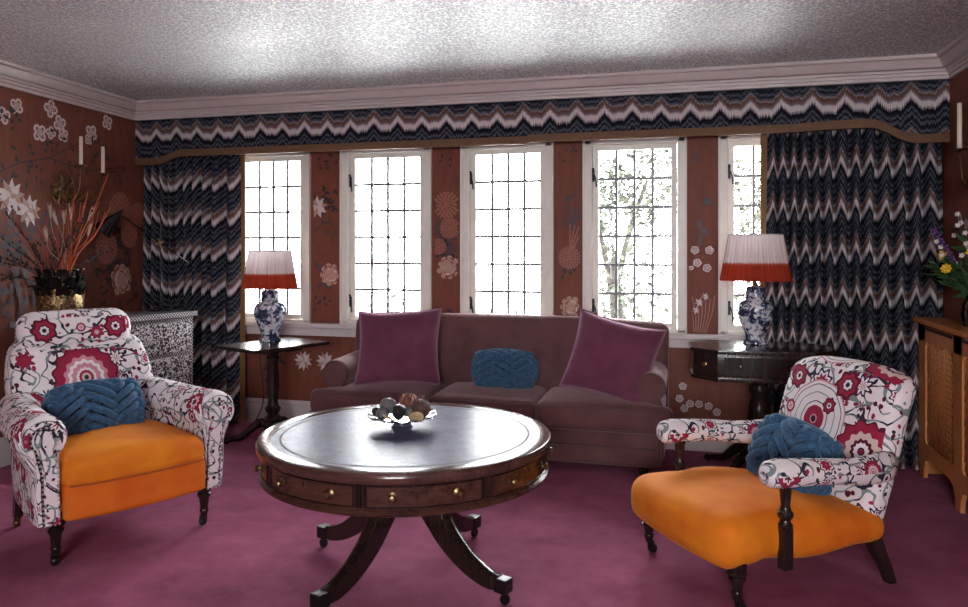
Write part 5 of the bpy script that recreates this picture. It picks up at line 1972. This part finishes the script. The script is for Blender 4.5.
mb = MB(); mb.box((DP - 0.004, -LEN / 2, 0.5), (0.006, LEN - 0.04, 0.7)); mb.build('back_shadow_board', M['hollow_shadow'], rc)  # dark sheet set behind the lattice for the shade of the hollow

# flowers in a glass vase on the radiator cover
FX, FY, FZ = 1.385, 4.33, 0.902
fv = thing('glass_vase', 'clear glass vase of garden flowers on the radiator cover', 'vase', (FX, FY, FZ))
mb = MB(); mb.lathe([(0.0, 0.002), (0.04, 0.002), (0.046, 0.01), (0.05, 0.06), (0.046, 0.11), (0.03, 0.14), (0.028, 0.16), (0.034, 0.17), (0.031, 0.17), (0.025, 0.16), (0.027, 0.14), (0.042, 0.11), (0.046, 0.06), (0.042, 0.012), (0.0, 0.008)], 28, cap=False)
mb.build('glass_body', M['vaseglass'], fv)
mb = MB(); mb.lathe([(0, 0.009), (0.041, 0.013), (0.0445, 0.06), (0.041, 0.10), (0, 0.10)], 24, cap=False); mb.build('water', M['vaseglass'], fv)
fb = Vector((FX, FY, FZ + 0.02))
rnd = random.Random(31)


def bloom(root, p, mat, r, n=7, name='blossom'):
    mb = MB()
    rot = Vector((-0.5, -0.8, 0.3)).normalized().to_track_quat('Z', 'Y').to_matrix()
    for k in range(n):
        a = 2 * PI * k / n
        q = Matrix.Rotation(a, 3, 'Z')

        def fn(u, v):
            s = 2 * u - 1
            return Vector(p) + rot @ (q @ Vector((r * (0.1 + 0.9 * v), s * r * 0.38 * math.sin(PI * (0.12 + 0.83 * v)), r * 0.35 * v * v + 0.1 * r * s * s)))
        mb.grid(fn, 4, 5)
    mb.ball(p, r * 0.22, 8, 6)
    o = mb.build(name, mat, root, sharp=0)
    return o


def fleaves(root, C, b, n, ln, mat):
    mb = MB()
    for k in range(n):
        q = C[rnd.randrange(5, len(C) - 1)]
        d = Vector((rnd.uniform(-1, 0.15), rnd.uniform(-1, 1), rnd.uniform(-0.1, 0.9))).normalized()
        sd = d.cross(Vector((rnd.uniform(-1, 1), rnd.uniform(-1, 1), 0.3))).normalized()
        l = ln * rnd.uniform(0.6, 1.2)
        pts = [q - b, q - b + d * l * 0.35 + sd * l * 0.16, q - b + d * l * 0.7 + sd * l * 0.1, q - b + d * l, q - b + d * l * 0.7 - sd * l * 0.1, q - b + d * l * 0.35 - sd * l * 0.16]
        mb.poly(pts)
    mb.build('foliage', mat, root, sharp=0)


G2 = 'garden flower stems in the glass vase'
for (dx, dy, dz, kind) in ((-0.09, 0.13, 0.36, 'y'), (-0.02, -0.05, 0.37, 'y'), (-0.11, 0.02, 0.29, 'y'), (-0.13, 0.17, 0.50, 'p'), (-0.10, 0.22, 0.44, 'p'), (-0.04, 0.07, 0.56, 'w'), (-0.07, -0.04, 0.50, 'w'), (-0.12, 0.08, 0.42, 'w'),
                           (-0.08, 0.10, 0.34, 'g'), (-0.03, 0.0, 0.44, 'g'), (-0.11, 0.16, 0.26, 'g'), (-0.12, -0.03, 0.22, 'g'), (-0.06, 0.05, 0.28, 'g'), (-0.13, 0.10, 0.30, 'g'), (-0.01, -0.12, 0.34, 'g')):
    b = fb + Vector((rnd.uniform(-0.012, 0.012), rnd.uniform(-0.012, 0.012), 0))
    t = Vector((FX + dx, FY + dy, FZ + dz))
    C = catmull([b, Vector((FX + dx * 0.08, FY + dy * 0.08, FZ + 0.165)), Vector((FX + dx * 0.5, FY + dy * 0.5, FZ + 0.165 + (dz - 0.165) * 0.55)), t], 6)
    lb, nm, ct = {'y': ('yellow flower on a green stem in the glass vase', 'yellow_flower', 'flower'), 'p': ('tall purple flower spike in the glass vase', 'purple_flower_spike', 'flower'),
                  'w': ('wispy stem of small whitish blossoms in the glass vase', 'white_flower', 'flower'), 'g': ('leafy green sprig in the glass vase', 'leafy_sprig', 'foliage')}[kind]
    root = thing(nm, lb, ct, b, 0, G2)
    mb = MB(); mb.tube([p - b for p in C], [0.003 - 0.0015 * i / len(C) for i in range(len(C))], 6); mb.build('stem', M['green'], root)
    if kind == 'y':
        bloom(root, t - b, M['yellow'], 0.028, 8); fleaves(root, C, b, 8, 0.06, M['green'])
    elif kind == 'p':
        mb = MB()
        for k in range(26):
            q = C[-1].lerp(C[-8], k / 26) - b
            a = k * 2.4
            mb.ball(q + Vector((0.012 * math.cos(a), 0.012 * math.sin(a), 0)), (0.009, 0.009, 0.007), 6, 5)
        mb.build('blossom', M['purple'], root, sharp=0); fleaves(root, C, b, 4, 0.05, M['green'])
    elif kind == 'w':
        for k in range(4):
            q = C[-1 - 2 * k] - b + Vector((rnd.uniform(-0.035, 0.02), rnd.uniform(-0.035, 0.035), 0.01))
            bloom(root, q, M['whitepetal'], 0.015, 5)
    else:
        fleaves(root, C, b, 26, 0.075, M['green'])

bpy.context.view_layer.update()
